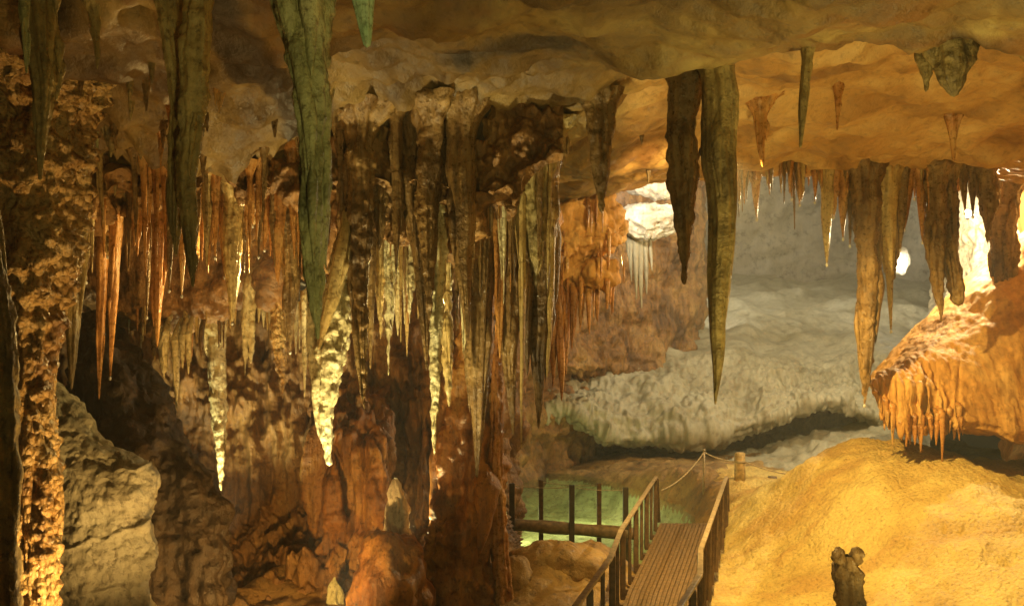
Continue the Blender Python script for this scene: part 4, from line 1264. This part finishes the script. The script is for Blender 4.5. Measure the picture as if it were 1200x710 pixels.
# ------------------------------------------------------------------ railing across the pool
bw = tag(empty('pool_railing', (0.6, 16.0, 0)), 'low log railing with dark posts and cable crossing the green pool', 'railing')
fa, fb = np.array([-0.55, 16.0, 0.02]), np.array([2.3, 15.8, -0.16])
s = np.linspace(0, 1, 16)
part('log_beam', tube_vf(fa[None] * (1 - s[:, None]) + fb[None] * s[:, None], 0.115 + 0.01 * np.sin(s * 17), 14), 'log_wood', bw, 0, True)
tops = []
for px, pt, back in ((600, 566, 0), (634, 562, 1), (670, 568, 0), (702, 566, 1), (733, 571, 0)):
    yy = 16.12 if back else 15.78
    xx = (px - 600) / FPX * yy
    zt = CAMZ + (HOR - pt) / FPX * yy
    part('post', box_vf((xx, yy, (zt - 1.1) / 2), 0.10 if not back else 0.085, 0.09, zt + 1.1), 'dark_post' if not back else 'rail_wood', bw)
    tops.append((xx, yy, zt))
for grp_ in (tops[0::2], tops[1::2]):
    pts_ = [np.array(t) - np.array([0, 0, 0.04]) for t in grp_]
    for a, b in zip(pts_[:-1], pts_[1:]):
        s = np.linspace(0, 1, 12)
        q = a[None] * (1 - s[:, None]) + b[None] * s[:, None]
        q[:, 2] -= 0.03 * 4 * s * (1 - s)
        part('cable', tube_vf(q, 0.008, 6), 'rope_fibre', bw, 0, True)

# ------------------------------------------------------------------ lamps
def lamp_fixture(pos, target, power, colour, cone_deg, lab):
    pos, target = np.array(pos, float), np.array(target, float)
    d = (target - pos) / np.linalg.norm(target - pos)
    root = tag(empty('cave_lamp', pos), lab, 'lamp', 'cave lamps')
    part('housing', tube_vf([pos - d * 0.20, pos - d * 0.16, pos - d * 0.03, pos - d * 0.0], [0.04, 0.07, 0.085, 0.09], 14), 'lamp_housing', root, 0, True)
    part('bracket', bar_vf(pos - d * 0.10, pos - d * 0.10 + np.array([0, 0, -0.22]), 0.04, 0.02), 'lamp_housing', root)
    mt = plain('lens_%d' % len(MATS), colour, emit=6.0)
    lv, lf = tube_vf([pos + d * 0.001, pos + d * 0.008], 0.07, 14)
    part('lens', (lv, lf), mt.name, root, 0, True)
    ld = bpy.data.lights.new('cave_lamp_light', 'SPOT')
    ld.energy = power
    ld.color = colour
    ld.spot_size = math.radians(cone_deg)
    ld.spot_blend = 0.8
    ld.shadow_soft_size = 0.06
    lo = bpy.data.objects.new('cave_lamp_light', ld)
    COL.objects.link(lo)
    lo.parent = root
    lo.location = tuple(d * 0.05)
    from mathutils import Vector
    lo.rotation_euler = Vector(tuple(d)).to_track_quat('-Z', 'Y').to_euler()


for a in LAMPS:
    lamp_fixture(*a)
for pos, r, power, colour, lab in BULBS:
    strength = power / (4 * math.pi) / (math.pi * r * r)
    plain('bulb_%d' % len(MATS), colour, emit=strength)
    mtn = list(MATS)[-1]
    root = tag(empty('cave_lamp', pos), lab, 'lamp', 'cave lamps')
    u = np.linspace(0, 2 * np.pi, 20, endpoint=False)
    v = np.linspace(0.05, np.pi - 0.05, 12)
    V = np.stack([r * np.sin(v)[:, None] * np.cos(u)[None], r * np.sin(v)[:, None] * np.sin(u)[None], r * np.cos(v)[:, None] * np.ones_like(u)[None]], -1)
    mesh_obj('bulb', V.reshape(-1, 3), grid_faces(12, 20, True), mtn, root)
    part('socket', tube_vf([np.array(pos) + np.array([0, 0, -r * 0.9]), np.array(pos) + np.array([0, 0, -r * 2.2])], r * 0.5, 12), 'lamp_housing', root, 0, True)

# lamps under the pool's surface
for pos, lab in ((np.array([0.1, 19.0, -1.30]), 'underwater lamp in the left of the green pool'), (np.array([1.7, 20.6, -1.30]), 'underwater lamp in the right of the green pool')):
    root = tag(empty('pool_lamp', pos), lab, 'lamp', 'pool lamps')
    part('housing', tube_vf([pos - np.array([0, 0, 0.15]), pos - np.array([0, 0, 0.05])], [0.07, 0.08], 14), 'lamp_housing', root, 0, True)
    ld = bpy.data.lights.new('pool_lamp_light', 'POINT')
    ld.energy = 95
    ld.color = (1.0, 0.92, 0.58)
    ld.shadow_soft_size = 0.15
    lo = bpy.data.objects.new('pool_lamp_light', ld)
    COL.objects.link(lo)
    lo.parent = root
    lo.location = (0, 0, 0.82)

# ------------------------------------------------------------------ damp air
v, f = box_vf((3, 24, 7.5), 50, 56, 22)
hz = mesh_obj('haze', v, f, 'lamp_housing', None, None, False)
hz.data.materials.clear()
m = bpy.data.materials.new('haze_air')
m.use_nodes = True
m.node_tree.nodes.clear()
out = m.node_tree.nodes.new('ShaderNodeOutputMaterial')
pv = m.node_tree.nodes.new('ShaderNodeVolumePrincipled')
pv.inputs['Color'].default_value = (0.9, 0.9, 0.88, 1)
pv.inputs['Density'].default_value = HAZE
m.node_tree.links.new(pv.outputs[0], out.inputs['Volume'])
hz.data.materials.append(m)
tag(hz, 'thin damp haze hanging in the cave air', 'haze', None, 'stuff')
